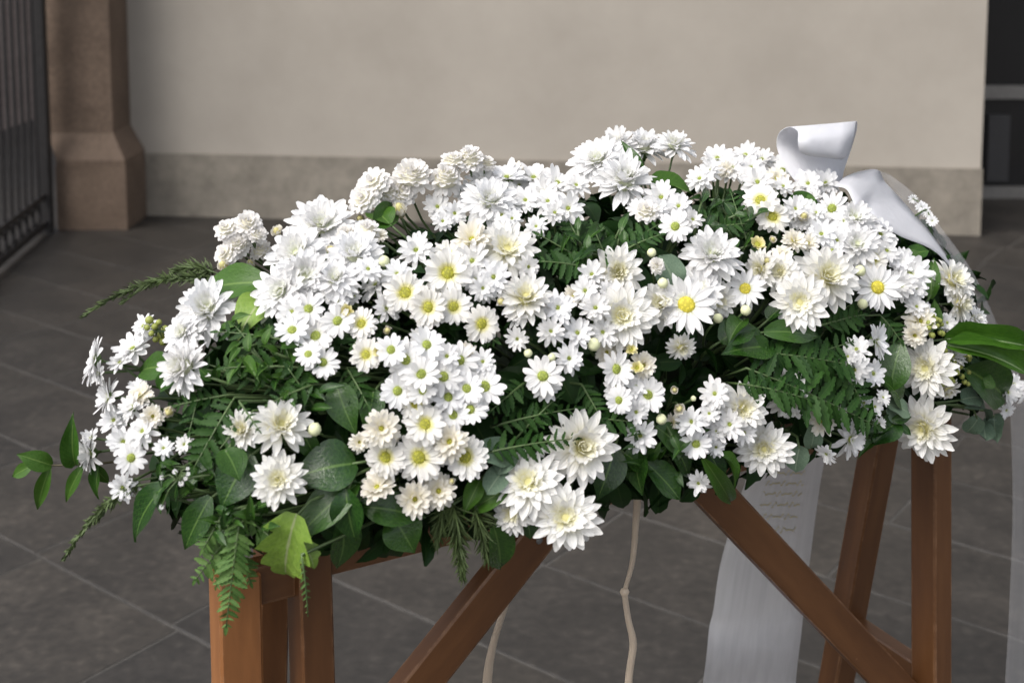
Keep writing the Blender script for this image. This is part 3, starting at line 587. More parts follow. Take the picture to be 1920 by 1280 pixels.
 (D, 'daisy', 'white daisies half lying inside the loop of the satin bow', GD, [(1512, 306, 58, 'd', (0, .8), .03), (1515, 345, 72, 'w', (0, .5)), (1548, 345, 68, 'w', (.1, .5)), (1560, 392, 78, 'd', (.1, .35)), (1530, 400, 52, 'w', (0, .6)), (1580, 415, 56, 'w', (.1, .5))]),
 (D, 'daisy', 'small cream and yellow half open daisies in a loose row on the right half', GD, [(1420, 459, 42, 'k'), (1448, 450, 26, 'H', (.2, .4)), (1488, 452, 56, 'c'), (1515, 456, 44, 'c', (.4, .2)), (1466, 478, 48, 'c', (0, .4)), (1440, 490, 36, 'H', (-.2, .2))]),
 (MU, 'chrysanthemum', 'group of three large pale chrysanthemums on the right half, under the small cream daisies', GM, [(1462, 510, 92, 'M', (-.1, .3)), (1428, 505, 84, 'M', (-.75, .1), -.01), (1548, 522, 142, 'M', (.18, .25)), (1500, 566, 128, 'M', (0, -.05), .02)]),
 (D, 'daisy', 'crowd of white daisies under the right satin loop', GD, [(1600, 415, 90, 'W', (.2, .5)), (1568, 452, 82, 'w', (.1, .3)), (1560, 472, 52, 'd', (.1, .1)), (1606, 460, 96, 'W', (.2, .3)), (1650, 440, 80, 'w', (.3, .5)), (1662, 470, 66, 'w', (.4, .3)), (1636, 486, 62, 'e', (.2, .2)), (1540, 440, 70, 'w', (0, .4)), (1690, 490, 66, 'w', (.4, .3)), (1625, 430, 70, 'w', (.2, .6))]),
 (D, 'daisy', 'bright white frilly daisy at the right with overlapping broad petals', GD, [(1705, 516, 98, 'w', (.3, .2)), (1690, 535, 66, 'w', (.2, 0)), (1715, 540, 60, 'w', (.4, -.1))]),
 (D, 'daisy', 'starry white daisy with a golden disc at the right, two small buds beside it', GD, [(1645, 539, 98, 'S', (.15, .1)), (1676, 556, 38, 'H', (.2, .2)), (1612, 508, 22, 'B'), (1617, 570, 20, 'B')]),
 (D, 'daisy', 'pale daisies turned to the right, stacked below the bright frilly daisy', GD, [(1725, 602, 72, 'c', (.35, .1)), (1718, 575, 56, 'w', (.4, .3)), (1715, 628, 54, 'c', (.1, -.3)), (1735, 585, 46, 'w', (.5, .2))]),
 (MU, 'chrysanthemum', 'pale shaded chrysanthemums at the right end beneath the hanging satin band', GM, [(1782, 528, 104, 'M', (.7, .3)), (1796, 570, 84, 'M', (.8, 0)), (1826, 597, 56, 'W', (.7, .1)), (1775, 605, 50, 'w', (.5, 0))]),
 (MU, 'chrysanthemum', 'spidery white chrysanthemum in side view at the right, above its fuller twin', GM, [(1738, 690, 124, 'M', (-.55, .1)), (1782, 668, 66, 'W', (.4, .6)), (1775, 728, 60, 'M', (.4, -.6))]),
 (MU, 'chrysanthemum', 'full white chrysanthemum hanging lowest at the right over the bier leg', GM, [(1735, 800, 132, 'M', (-.45, -.25))]),
 (D, 'daisy', 'white daisies seen edge on in a column left of the spidery chrysanthemum', GD, [(1642, 640, 84, 'w', (.8, .1)), (1606, 655, 66, 'w', (-.1, .3)), (1602, 692, 76, 'w', (-.2, -.4)), (1636, 700, 62, 'w', (.6, -.1)), (1590, 668, 44, 'w', (-.3, .1))]),
 (D, 'daisy', 'small white daisies low at the right between fern tip and bier leg', GD, [(1640, 762, 46, 'w', (.4, .0)), (1648, 793, 32, 'w', (.2, -.2)), (1655, 745, 40, 'w', (.5, .3)), (1620, 755, 36, 'w', (.1, .2))]),
 (MU, 'chrysanthemum', 'cream chrysanthemums partly veiled by the large fern on the right half', GM, [(1478, 735, 112, 'M', (.1, -.25), -.01), (1392, 766, 110, 'M', (.25, .0))]),
 (MU, 'chrysanthemum', 'open ivory chrysanthemum hanging lowest at centre right above the hanging ribbon tail', GM, [(1432, 840, 124, 'M', (0, -.1))]),
 (D, 'daisy', 'white daisies clustered around the veiled cream chrysanthemum at centre right', GD, [(1340, 738, 76, 'w', (-.1, .2)), (1368, 795, 74, 'w', (0, -.1)), (1345, 808, 62, 'w', (-.2, -.1)), (1298, 790, 72, 'w', (-.55, 0)), (1305, 832, 70, 'd', (0, -.1)), (1342, 836, 46, 'w', (.2, -.5)), (1330, 775, 50, 'w', (-.2, .1)), (1395, 810, 56, 'w', (.1, -.2))]),
 (D, 'daisy', 'white daisies in profile on bare stems low at the right, left of the bier legs', GD, [(1540, 790, 62, 'c', (.1, .1)), (1592, 822, 90, 'w', (.72, -.3)), (1550, 850, 52, 'w', (-.5, -.6)), (1578, 775, 42, 'w', (.3, 0))]),
 (D, 'daisy', 'white daisies with two yellow buttons in a column right of the small star daisies', GD, [(1155, 692, 84, 'd'), (1205, 685, 62, 'c'), (1183, 656, 28, 'k'), (1194, 690, 34, 'k', None, .015), (1215, 740, 78, 'd', (.2, .05)), (1160, 750, 64, 'd', (-.1, -.1)), (1152, 725, 58, 'w'), (1192, 772, 58, 'w', (.2, -.1)), (1200, 815, 78, 'w', (.1, -.35)), (1192, 725, 58, 'w')]),
 (D, 'daisy', 'loose cream buds on thin stems in the dark gap at centre right', GD, [(1265, 730, 26, 'H', (.0, -.3)), (1273, 764, 40, 'H', (.1, -.3)), (1240, 785, 21, 'B', (.2, -.6)), (1300, 747, 11, 'B')]),
 (MU, 'chrysanthemum', 'three large creamy chrysanthemums hanging over the front rail above the brace', GM, [(1088, 838, 156, 'M', (.2, .08)), (990, 905, 150, 'M', (-.15, .15)), (962, 960, 90, 'M', (-.3, -.3), -.015), (1060, 970, 152, 'M', (.06, -.05), .03)]),
 (MU, 'chrysanthemum', 'open ivory chrysanthemum low at the left crossed by a small fern sprig', GM, [(455, 806, 92, 'M', (-.4, .1), -.01), (525, 800, 128, 'M', (.1, .35)), (590, 805, 26, 'B')]),
 (MU, 'chrysanthemum', 'ivory chrysanthemum lowest at the left, between two large glossy leaves', GM, [(522, 900, 116, 'M', (-.05, .1), .015)]),
 (D, 'daisy', 'single white daisy hanging below the rim beside the yellowing leaf at the brace top', GD, [(1310, 904, 58, 'w', (-.2, -.35))]),
 (D, 'daisy', 'small white daisies at the far right edge below the strap leaves', GD, [(1888, 735, 56, 'w', (.6, .0)), (1900, 720, 50, 'w', (.5, .2)), (1886, 768, 40, 'w', (.4, -.4))]),
]
for name, cat, label, grp, heads in SP: spray(name, cat, label, grp, heads)

# ------------------------------------------------------------------ leaves
def leaf_geo(shape='oval', nx=10, fold=.25, bend=.25, wave=.04):
    V, UV = [], []
    for i in range(nx + 1):
        t = i / nx
        if shape == 'oval': h = .5 * math.sin(math.pi * min(1, t * .97 + .03) ** .82) ** (.8 if t < .45 else .8 + .55 * (t - .45))
        elif shape == 'round': h = .5 * math.sqrt(max(0, 1 - (2 * t - 1) ** 2)) ** .9
        elif shape == 'strap': h = .5 * min(1, (t + .05) * 6) * (1 - max(0, (t - .5) / .5) ** 2.2)
        elif shape == 'lobed': h = .56 * math.sin(math.pi * (t * .93 + .04) ** .75) ** .55 * (.52 + .48 * ((t * 3.6 + .25) % 1) ** .8)
        if t == 1: h = .004
        z = -bend * t * t + .06 * math.sin(t * math.pi)
        for v in (-1, -.5, 0, .5, 1):
            V.append((t + (.10 * abs(v) * math.sin(t * 3.1) if shape == 'lobed' else 0), v * h, z + fold * abs(v) * h + wave * math.sin(t * 9 + v) * abs(v))); UV.append(((v + 1) / 2, t))
    F = [(i * 5 + j, i * 5 + j + 1, i * 5 + 6 + j, i * 5 + 5 + j) for i in range(nx) for j in range(4)]
    return V, F, UV
LV = {}
def leaf_data(shape, mat, i):
    k = (shape, mat, i)
    if k not in LV:
        r = random.Random(i * 31 + len(shape)); g = leaf_geo(shape, 28 if shape == 'lobed' else 10, r.uniform(.1, .65) if shape != 'round' else .12, r.uniform(-.05, .42), r.uniform(.01, .06))
        LV[k] = mesh('leaf', g[0], g[1], M[mat], g[2])
    return LV[k]
def place_leaf(parent, T0, base, tip, wid, shape, mat, nrm, name='leaf', roll=0):
    x = (tip - base); L = x.length; x = x / L
    n = (nrm - x * nrm.dot(x)).normalized(); y = n.cross(x)
    Mx = Matrix((x * L, y * wid, n * L)).transposed().to_4x4(); Mx.translation = base
    return link(name, leaf_data(shape, mat, R.randrange(4)), parent, T0 @ Mx @ Matrix.Rotation(roll, 4, 'X'))
def leafy(name, cat, label, leaves, mat, shape='oval', group=None, stalk='stem', off=0.0):
    """leaves: (base px, base py, tip px, tip py, width px[, off])"""
    P = []
    for q in leaves:
        bx, by, tx, ty, wpx = q[:5]; o = (q[5] if len(q) > 5 else 0) + off
        bp = surf(bx, by, o - .005); tp = surf(tx, ty, o + .012)
        if abs(depth(bp) - depth(tp)) > .10:          # across the silhouette: keep the leaf near one distance
            dd = depth(bp); dr = ray(tx, ty); tp = CAM + dr * (dd - .01)
        P.append((bp, tp, wpx / FPX * depth(bp)))
    cen = sum((p for p, *_ in P), Vector()) / len(P); root = DC + (cen - DC) * .6
    t = thing(name, root, label, cat, group); T0 = Matrix.Translation(-root); st = MB()
    for bp, tp, w_ in P:
        nr = ((CAM - bp).normalized() * .62 + Vector((0, 0, .5)) + grad(bp) * .25).normalized() + Vector((R.gauss(0, .28), R.gauss(0, .2), R.gauss(0, .2)))
        place_leaf(t, T0, bp, tp, w_, shape, mat, nr)
        d = (tp - bp).normalized(); st.tube(bez(root, bp - d * .03, bp + d * .004, 5), .0022, .0013)
    st.build('stem', M[stalk], t, True); return t
GL, GE = 'glossy leaf sprigs in the arrangement', 'eucalyptus sprigs in the arrangement'
leafy('leaf_sprig', 'leaf', 'big ribbed green leaf pointing left over a yellow green one', [(500, 530, 358, 540, 74, .01)], 'mid', group=GL)
leafy('leaf_sprig', 'leaf', 'yellow green leaf hanging under the big ribbed leaf at the left', [(500, 555, 445, 612, 70)], 'lime', group=GL)
leafy('leaf_sprig', 'leaf', 'mid green leaf behind the white daisies near the left tip', [(335, 690, 245, 690, 56), (300, 730, 345, 690, 40)], 'mid', group=GL)
leafy('leaf_sprig', 'leaf', 'two dark glossy leaves hanging between the left fern and the centre daisies', [(630, 720, 660, 808, 62), (700, 730, 690, 800, 50), (590, 850, 560, 800, 40)], 'glossy', group=GL)
leafy('leaf_sprig', 'leaf', 'broad glossy leaf pointing left at the ivory chrysanthemum low on the left', [(668, 868, 552, 885, 96, .01)], 'glossy', group=GL)
leafy('leaf_sprig', 'leaf', 'overlapping oval glossy leaves left of the lowest ivory chrysanthemum', [(470, 850, 412, 952, 84), (420, 842, 452, 896, 62, .015), (400, 850, 372, 880, 40)], 'glossy', group=GL)
leafy('leaf_sprig', 'leaf', 'fan of bright glossy leaves hanging over the left bier leg', [(672, 905, 540, 1014, 76, .01), (648, 915, 662, 1022, 62, .02), (640, 975, 650, 1072, 78), (690, 925, 640, 905, 40)], 'glossy', group=GL)
leafy('leaf_sprig', 'leaf', 'two glossy leaves under the cream daisies, draped over the front rail', [(682, 950, 798, 962, 66, .01), (735, 965, 780, 1036, 80), (690, 905, 668, 950, 36)], 'glossy', group=GL)
leafy('leaf_sprig', 'leaf', 'dark bluish pointed leaves trailing below the left end', [(312, 905, 234, 1018, 58, .01), (395, 930, 340, 1034, 56)], 'glossy', group=GL)
leafy('leaf_sprig', 'leaf', 'long dark leaf hanging over the top of the left brace', [(925, 985, 938, 1066, 66), (985, 975, 1000, 1010, 40)], 'glossy', group=GL)
leafy('leaf_sprig', 'leaf', 'pale edged leaf left of the three large creamy chrysanthemums', [(885, 955, 968, 905, 40), (900, 900, 870, 960, 36)], 'mid', group=GL)
leafy('leaf_sprig', 'leaf', 'dark leaves hanging between the creamy chrysanthemums and the raffia string', [(1152, 840, 1126, 934, 66), (1196, 835, 1190, 925, 58), (1170, 850, 1215, 880, 50)], 'glossy', group=GL)
leafy('leaf_sprig', 'leaf', 'dark leaves hanging over the top of the right brace', [(1212, 868, 1276, 938, 58), (1250, 830, 1310, 890, 66), (1230, 800, 1290, 850, 56), (1330, 850, 1360, 905, 40)], 'glossy', group=GL)
leafy('leaf_sprig', 'leaf', 'yellowing slender leaf hanging in front of the right brace', [(1318, 858, 1386, 962, 38, .03), (1350, 850, 1394, 908, 34, .02)], 'mid', group=GL)
leafy('leaf_sprig', 'leaf', 'heart shaped dark green leaves spreading in the shade on the right half', [(1400, 650, 1448, 668, 60), (1445, 650, 1352, 664, 68), (1432, 622, 1545, 626, 48, .01), (1350, 640, 1420, 600, 62), (1395, 600, 1365, 630, 40), (1440, 600, 1470, 570, 36)], 'glossy', group=GL)
leafy('leaf_sprig', 'leaf', 'dark upright leaves at the right between edge on daisies and the spidery chrysanthemum', [(1668, 730, 1690, 632, 62), (1690, 760, 1660, 705, 50), (1680, 790, 1640, 830, 46)], 'glossy', group=GL)
leafy('leaf_sprig', 'leaf', 'broad mid green leaf at the top under the tall white chrysanthemums', [(1218, 352, 1305, 345, 58)], 'mid', group=GL)
leafy('leaf_sprig', 'leaf', 'narrow dark curled leaf standing between the tall white chrysanthemums', [(1206, 335, 1164, 264, 24, .05)], 'glossy', group=GL)
leafy('leaf_sprig', 'leaf', 'mid green leaf inside the bow, behind the daisies at the top right', [(1478, 380, 1550, 378, 44), (1500, 370, 1530, 395, 30)], 'mid', group=GL)
leafy('leaf_sprig', 'leaf', 'green leaf in the gap below the blush button flowers at the top left', [(730, 420, 690, 380, 56), (700, 430, 740, 385, 50), (715, 410, 735, 375, 40)], 'mid', group=GL)
leafy('leaf_sprig', 'leaf', 'large dark green leaf under the strap leaves at the right end', [(1810, 690, 1885, 745, 92), (1830, 720, 1850, 690, 60)], 'mid', group=GL)
leafy('leaf_sprig', 'leaf', 'green shoot at the right end beside the pale shaded chrysanthemums', [(1700, 480, 1742, 470, 34), (1745, 560, 1750, 480, 34), (1748, 620, 1752, 560, 30), (1700, 470, 1730, 505, 30)], 'mid', group=GL)
leafy('eucalyptus_sprig', 'eucalyptus', 'round grey green eucalyptus leaf under a small cream bud', [(1268, 540, 1240, 478, 62, .01)], 'euc', 'round', GE)
leafy('eucalyptus_sprig', 'eucalyptus', 'grey green eucalyptus leaves beside the creamy chrysanthemums over the front rail', [(958, 852, 900, 845, 58), (945, 880, 915, 918, 46, .01), (960, 845, 935, 880, 44)], 'euc', 'round', GE)
leafy('eucalyptus_sprig', 'eucalyptus', 'grey green eucalyptus leaves hanging at the far right end', [(1812, 760, 1862, 778, 48), (1840, 788, 1848, 826, 40), (1835, 780, 1815, 815, 40), (1865, 778, 1866, 822, 36), (1800, 750, 1840, 742, 40)], 'euc', 'round', GE)
leafy('eucalyptus_sprig', 'eucalyptus', 'dull grey green eucalyptus leaves low behind the ivory chrysanthemum at centre right', [(1500, 835, 1490, 882, 46), (1520, 840, 1530, 800, 36)], 'euc', 'round', GE)
leafy('eucalyptus_sprig', 'eucalyptus', 'shaded eucalyptus leaves above the full chrysanthemum at the right', [(1660, 755, 1705, 775, 44), (1665, 760, 1690, 790, 36)], 'euc', 'round', GE)
leafy('oak_leaf', 'leaf', 'light green lobed oak leaf hanging over the left bier legs', [(556, 962, 520, 1096, 104, .035), (560, 1010, 597, 1054, 40, .025)], 'lime', 'lobed')
leafy('strap_leaf', 'leaf', 'long bright green strap leaves leaving the frame at the right', [(1770, 636, 1960, 640, 44, .02), (1775, 648, 1965, 690, 46, .03), (1850, 662, 1985, 700, 30, .04)], 'strap', 'strap')
def small_sprig(label, cx, cy, rx, ry, n, lp, mat='mid', off=0.0):
    P = []
    for _ in range(n):
        bx, by = cx + R.uniform(-1, 1) * rx, cy + R.uniform(-1, 1) * ry; a = R.uniform(0, 6.28); l = lp * R.uniform(.7, 1.25)
        P.append((bx, by, bx + l * math.cos(a), by + l * math.sin(a), l * R.uniform(.42, .62), R.uniform(-.012, .02) + off))
    leafy('small_leaf_sprig', 'leaf', label, P, mat, 'oval', 'small leaved sprigs in the arrangement')
small_sprig('bushy small leaved sprig right of the shaggy chrysanthemums at the left', 470, 660, 75, 55, 30, 34, 'mid')
small_sprig('bushy dark sprig below the small eyed daisies, left of the hanging glossy leaves', 555, 725, 45, 45, 18, 34, 'glossy')
small_sprig('small leaved sprig at the left rim over the bier legs, above the pale fern', 445, 970, 62, 38, 26, 30, 'glossy', .01)
small_sprig('small dark leaved sprig left of the oval glossy leaves, behind the tiny white buds', 345, 880, 45, 60, 22, 36, 'glossy', -.005)
small_sprig('small leaved sprig in the hollow beside the dark centre fern', 1120, 455, 80, 35, 26, 30, 'glossy')
small_sprig('small leaved sprig in the dark gap below the top right daisies', 1370, 420, 55, 45, 20, 30, 'glossy')
small_sprig('small leaved sprig in the shade at centre right, over the brace top', 1250, 850, 60, 40, 20, 34, 'glossy')
small_sprig('small leaved sprig at the right rim, above the back bier leg', 1640, 805, 50, 25, 16, 32, 'glossy')
# trailing twig at the far left
def twig_left():
    Y = surf(175, 850).y - .01
    P = lambda x, y, dy=0: at_y(x, y, Y + dy)
    root = P(260, 860, .04); t = thing('leafy_twig', root, 'thin twig of pointed dark leaves trailing out at the far left', 'twig'); T0 = Matrix.Translation(-root)
    st = MB(); st.tube([P(260, 860, .04), P(190, 868), P(120, 872), P(60, 872)], .0014, .0009)
    for bx, by, tx, ty, w_ in ((98, 872, 34, 852, 38), (62, 872, 18, 894, 26), (94, 874, 62, 966, 27), (142, 872, 128, 790, 38), (156, 872, 118, 944, 24), (186, 872, 176, 936, 22), (170, 868, 205, 905, 24)):
        bp, tp = P(bx, by), P(tx, ty, R.uniform(-.02, .02)); place_leaf(t, T0, bp, tp, w_ / FPX * depth(bp), 'oval', 'mid', Vector((R.gauss(0, .3), -1, .5)))
    st.build('stem', M['twig'], t, True)
twig_left()

# ------------------------------------------------------------------ ferns
def leaflet_mesh(mat, i):
    k = ('leaflet', mat, i)
    if k not in LV:
        r = random.Random(i); V, UV = [], []
        for a in range(11):
            t = a / 10; h = .5 * (math.sin(math.pi * (t * .93 + .05) ** .75)) ** .7 * (1.1 if a % 2 else .74)
            if a == 10: h = .02
            for v in (-1, 0, 1): V.append((t, v * h, -.12 * t * t * r.uniform(.3, 1.6) + .12 * abs(v) * h)); UV.append(((v + 1) / 2, t))
        F = [(x * 3 + j, x * 3 + j + 1, x * 3 + 4 + j, x * 3 + 3 + j) for x in range(10) for j in range(2)]
        LV[k] = mesh('leaflet', V, F, M[mat], UV)
    return LV[k]
def frond(label, specs, mat='fern', name='fern_frond', cat='fern', group='fern fronds in the arrangement', off=.0):
    """specs: (base px, base py, tip px, tip py, leaflet length px, count[, off])"""
    C = []
    for q in specs:
        bx, by, tx, ty, lp, n = q[:6]; o = (q[6] if len(q) > 6 else 0) + off
        bp, tp = surf(bx, by, o - .01), surf(tx, ty, o + .01)
        if abs(depth(bp) - depth(tp)) > .09: tp = CAM + ray(tx, ty) * (depth(bp) - .01)
        C.append((bp, tp, lp / FPX * depth(bp), n))
    cen = sum((c[0] for c in C), Vector()) / len(C); root = DC + (cen - DC) * .6
    t = thing(name, root, label, cat, group); T0 = Matrix.Translation(-root); st = MB()
    for bp, tp, ll, n in C:
        nr = ((CAM - bp).normalized() * .7 + Vector((0, 0, .45)) + grad(bp) * .2 + Vector((R.gauss(0, .15), R.gauss(0, .15), R.gauss(0, .1)))).normalized()
        mid = (bp + tp) / 2 + nr * (tp - bp).length * .10; pts = bez(bp, mid, tp, 9)
        st.tube([root] + pts, .0016, .0006, 4)
        for k in range(n):
            f = (k + .5) / n; p = bp * (1 - f) ** 2 + mid * 2 * f * (1 - f) + tp * f * f
            d = ((mid - bp) * (1 - f) + (tp - mid) * f).normalized(); side = nr.cross(d).normalized()
            L = ll * (math.sin(math.pi * (.16 + .80 * f)) ** .7) * R.uniform(.72, 1.15)
            for sg in (-1, 1):
                x = (side * sg * .88 + d * .48 + nr * R.gauss(-.12, .26) + d * R.gauss(0, .14)).normalized(); nn = (nr + side * R.gauss(0, .38) + d * R.gauss(0, .3)); nn = (nn - x * nn.dot(x)).normalized(); y = nn.cross(x)
                wd_ = min(L * .36, (tp - bp).length / n * 1.05)
                Mx = Matrix((x * L, y * wd_, nn * L)).transposed().to_4x4(); Mx.translation = p
                link('leaflet', leaflet_mesh(mat, R.randrange(5)), t, T0 @ Mx)
        x = (tp - mid).normalized(); nn = (nr - x * nr.dot(x)).normalized(); y = nn.cross(x)
        Mx = Matrix((x * ll * .5, y * ll * .2, nn * ll * .5)).transposed().to_4x4(); Mx.translation = tp - x * ll * .1
        link('leaflet', leaflet_mesh(mat, 0), t, T0 @ Mx)
    st.build('stem', M['stem'], t, True)
frond('dark leafy fern fronds filling the left part below the massed chrysanthemums', [(545, 640, 405, 622, 36, 8), (575, 690, 420, 690, 40, 8, .01), (520, 730, 365, 675, 36, 8), (600, 775, 540, 690, 40, 6), (500, 690, 440, 610, 34, 6), (590, 720, 500, 760, 36, 6, .01)])
frond('fern fronds with long separate leaflets at the left, above the oval leaves', [(440, 745, 362, 880, 44, 9, .01), (475, 770, 405, 850, 34, 6), (430, 740, 330, 760, 34, 7), (380, 720, 355, 810, 30, 6)])
frond('small fern sprig lying across the ivory chrysanthemum low on the left', [(448, 752, 487, 808, 17, 5, .05)])
frond('pale green fern hanging down over the left bier leg', [(452, 955, 424, 1176, 44, 20, .02), (462, 970, 366, 1088, 40, 13, .01), (470, 975, 540, 1035, 30, 10, .01), (440, 1000, 470, 1092, 34, 11), (420, 960, 380, 1030, 34, 9), (445, 1010, 405, 1100, 30, 10, .015)], 'palefern')
frond('dark fern fronds in the centre hollow right of the largest chrysanthemum', [(1110, 500, 1010, 440, 36, 8), (1110, 505, 1015, 490, 36, 8, .01), (1100, 480, 1060, 405, 34, 7), (1130, 500, 1245, 415, 38, 9), (1150, 510, 1110, 420, 34, 7), (1170, 470, 1240, 440, 32, 6, .01)])
frond('dark fern fronds reaching right towards the creamy chrysanthemums over the rail', [(905, 850, 1078, 822, 40, 12, .02), (920, 800, 1085, 765, 38, 11), (1080, 785, 1212, 795, 40, 9, .01), (930, 870, 1010, 860, 34, 7), (960, 830, 1050, 740, 32, 8)])
frond('large dark fern spreading over the veiled cream chrysanthemum on the right half', [(1400, 690, 1645, 800, 62, 18, .03), (1420, 660, 1620, 690, 56, 15, .01), (1560, 660, 1640, 800, 44, 10, .02), (1390, 720, 1520, 750, 44, 11, .03), (1460, 690, 1600, 640, 40, 10)])
frond('thin fern tendril hanging in front of the left bier leg', [(565, 1040, 577, 1152, 14, 9, .05)], 'palefern')
frond('dark fern sprigs in the gap at the centre left beside the daisy clusters', [(650, 690, 690, 760, 34, 7), (980, 720, 920, 770, 34, 8), (1090, 720, 1130, 790, 34, 8), (880, 620, 930, 640, 30, 6), (700, 600, 660, 650, 26, 6)])
frond('dark fern sprigs under the daisies at the top right', [(1380, 440, 1310, 400, 34, 8), (1400, 450, 1370, 360, 34, 8), (1330, 430, 1400, 420, 30, 7), (1540, 610, 1620, 590, 34, 8), (1650, 590, 1690, 640, 30, 6)])

def wispy(name, label, specs, cat='fern', mat='wisp'):
    ps = [(surf(q[0], q[1]), q) for q in specs]
    root = DC + (ps[0][0] - DC) * .7
    t = thing(name, root, label, cat, 'feathery asparagus sprays'); st, nd = MB(), MB()
    for bp, (bx, by, tx, ty, hw, n, sag) in ps:
        tp = CAM + ray(tx, ty) * (depth(bp) + .02); mid = (bp + tp) / 2 + Vector((0, 0, sag)); h = hw / FPX * depth(bp)
        pts = bez(bp, mid, tp, 10); st.tube([root] + pts, .0011, .0005, 4)
        for k in range(n):
            f = R.random(); p = bp * (1 - f) ** 2 + mid * 2 * f * (1 - f) + tp * f * f
            v = Vector((R.gauss(0, 1), R.gauss(0, 1), R.gauss(0, 1))).normalized() * h * R.uniform(.3, 1) * (1.1 - .8 * f) + (tp - bp).normalized() * h * .5
            a = v.cross(Vector((R.gauss(0, 1), R.gauss(0, 1), R.gauss(0, 1)))).normalized() * .0008
            nd.add([p - a, p + a, p + v * .6 + a, p + v, p + v * .6 - a], [(0, 1, 2, 3, 4)])
    st.build('stem', M['stem'], t, True); o = nd.build('needles', M[mat], t); o['kind'] = 'stuff'
wispy('asparagus_spray', 'feathery green spray reaching out left above the shaggy chrysanthemums', [(400, 520, 160, 592, 26, 420, .03), (400, 510, 330, 510, 34, 260, .01), (390, 530, 230, 570, 22, 200, .03)])
wispy('asparagus_spray', 'feathery green spray drooping down left below the trailing twig', [(260, 900, 122, 1045, 26, 420, .02), (260, 910, 180, 980, 26, 160, .01)])
wispy('asparagus_spray', 'dark feathery tuft hanging over the front rail above the left brace', [(850, 945, 868, 1078, 44, 420, 0), (890, 950, 918, 1050, 44, 360, 0), (830, 950, 820, 1020, 40, 260, 0)], mat='wisp')

def berries(label, pts, name='berry_sprig', cat='berries', rpx=5, mat='berry', off=.03):
    P = [surf(x, y, off) for x, y in pts]; cen = sum(P, Vector()) / len(P); root = DC + (cen - DC) * .8
    t = thing(name, root, label, cat); st = MB(); st.tube([root, cen], .0012)
    bm = dome_mesh('berry', 1, 1, M[mat], -.2, 8, 3) if mat == 'berry' else None
    for p in P:
        st.tube([cen, (cen + p) / 2 + Vector((0, 0, .004)), p], .0007, n=4); s = rpx / FPX * depth(p) * R.uniform(.8, 1.25)
        link('berry' if bm else 'blossom', bm or KIND['w']['pm'][R.randrange(NV)], t, Matrix.Translation(p - root) @ (CAM - p).to_track_quat('Z', 'Y').to_matrix().to_4x4() @ Matrix.Scale(s, 4))
    st.build('stem', M['stem'], t, True)
berries('yellow green berries beside the tilted daisies near the left tip', [(280, 600), (290, 612), (284, 625), (298, 604), (302, 628), (292, 636), (310, 618), (306, 640), (276, 614)], rpx=7)
berries('tuft of yellow green berries at the right end beside the spidery chrysanthemum', [(1790 + R.uniform(-30, 34), 690 + R.uniform(-34, 34)) for _ in range(34)], rpx=5)
berries('yellow green berries at the right end under the shaded chrysanthemums', [(1755 + R.uniform(-16, 16), 612 + R.uniform(-22, 22)) for _ in range(16)], rpx=5)
berries('tiny white buds in the shade above the dark bluish leaves at the left', [(328, 884), (353, 888), (348, 897), (340, 906), (303, 895), (303, 950), (352, 878)], 'gypsophila_sprig', 'gypsophila', 10, 'bud')
berries('tiny white buds on a fine stem against the plinth, right of the satin band', [(1712, 373), (1733, 393), (1741, 402), (1748, 414), (1728, 388)], 'gypsophila_sprig', 'gypsophila', 22, 'bud', -.02)

# ------------------------------------------------------------------ dense dark greenery between the flowers
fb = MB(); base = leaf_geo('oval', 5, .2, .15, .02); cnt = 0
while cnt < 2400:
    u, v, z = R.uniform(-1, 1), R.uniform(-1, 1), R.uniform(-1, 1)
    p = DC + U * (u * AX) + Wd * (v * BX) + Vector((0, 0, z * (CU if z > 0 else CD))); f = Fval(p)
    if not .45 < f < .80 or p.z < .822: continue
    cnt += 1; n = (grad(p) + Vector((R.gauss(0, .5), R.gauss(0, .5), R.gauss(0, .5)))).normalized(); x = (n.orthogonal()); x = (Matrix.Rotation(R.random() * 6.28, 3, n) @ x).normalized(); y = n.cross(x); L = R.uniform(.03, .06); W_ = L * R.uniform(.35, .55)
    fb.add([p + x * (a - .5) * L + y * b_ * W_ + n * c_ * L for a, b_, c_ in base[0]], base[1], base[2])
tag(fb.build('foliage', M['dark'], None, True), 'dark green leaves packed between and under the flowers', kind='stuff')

# ------------------------------------------------------------------ satin ribbon and raffia
def px3(x, y, dd): return CAM + ray(x, y) * dd
def smooth_rows(rows, k=5):
    """Catmull-Rom along the ribbon"""
    out = []; n = len(rows)
    for i in range(n - 1):
        P = [rows[max(i - 1, 0)], rows[i], rows[i + 1], rows[min(i + 2, n - 1)]]
        for a in range(k):
            t = a / k; out.append([.5 * (2 * q[1] + (q[2] - q[0]) * t + (2 * q[0] - 5 * q[1] + 4 * q[2] - q[3]) * t * t + (3 * q[1] - q[0] - 3 * q[2] + q[3]) * t ** 3) for q in zip(*P)])
    out.append(rows[-1]); return out
def across(a, b, n=5, bulge=0): 
    return [a.lerp(b, i / (n - 1)) + (CAM - a).normalized() * bulge * math.sin(math.pi * i / (n - 1)) for i in range(n)]
def solid(o, th=.0006):
    m = o.modifiers.new('thick', 'SOLIDIFY'); m.thickness = th
D0 = depth(surf(1520, 360)) + .0
rib = thing('satin_ribbon', px3(1560, 360, D0), 'white satin funeral ribbon with a looped bow at the top right and long hanging tails', 'ribbon')
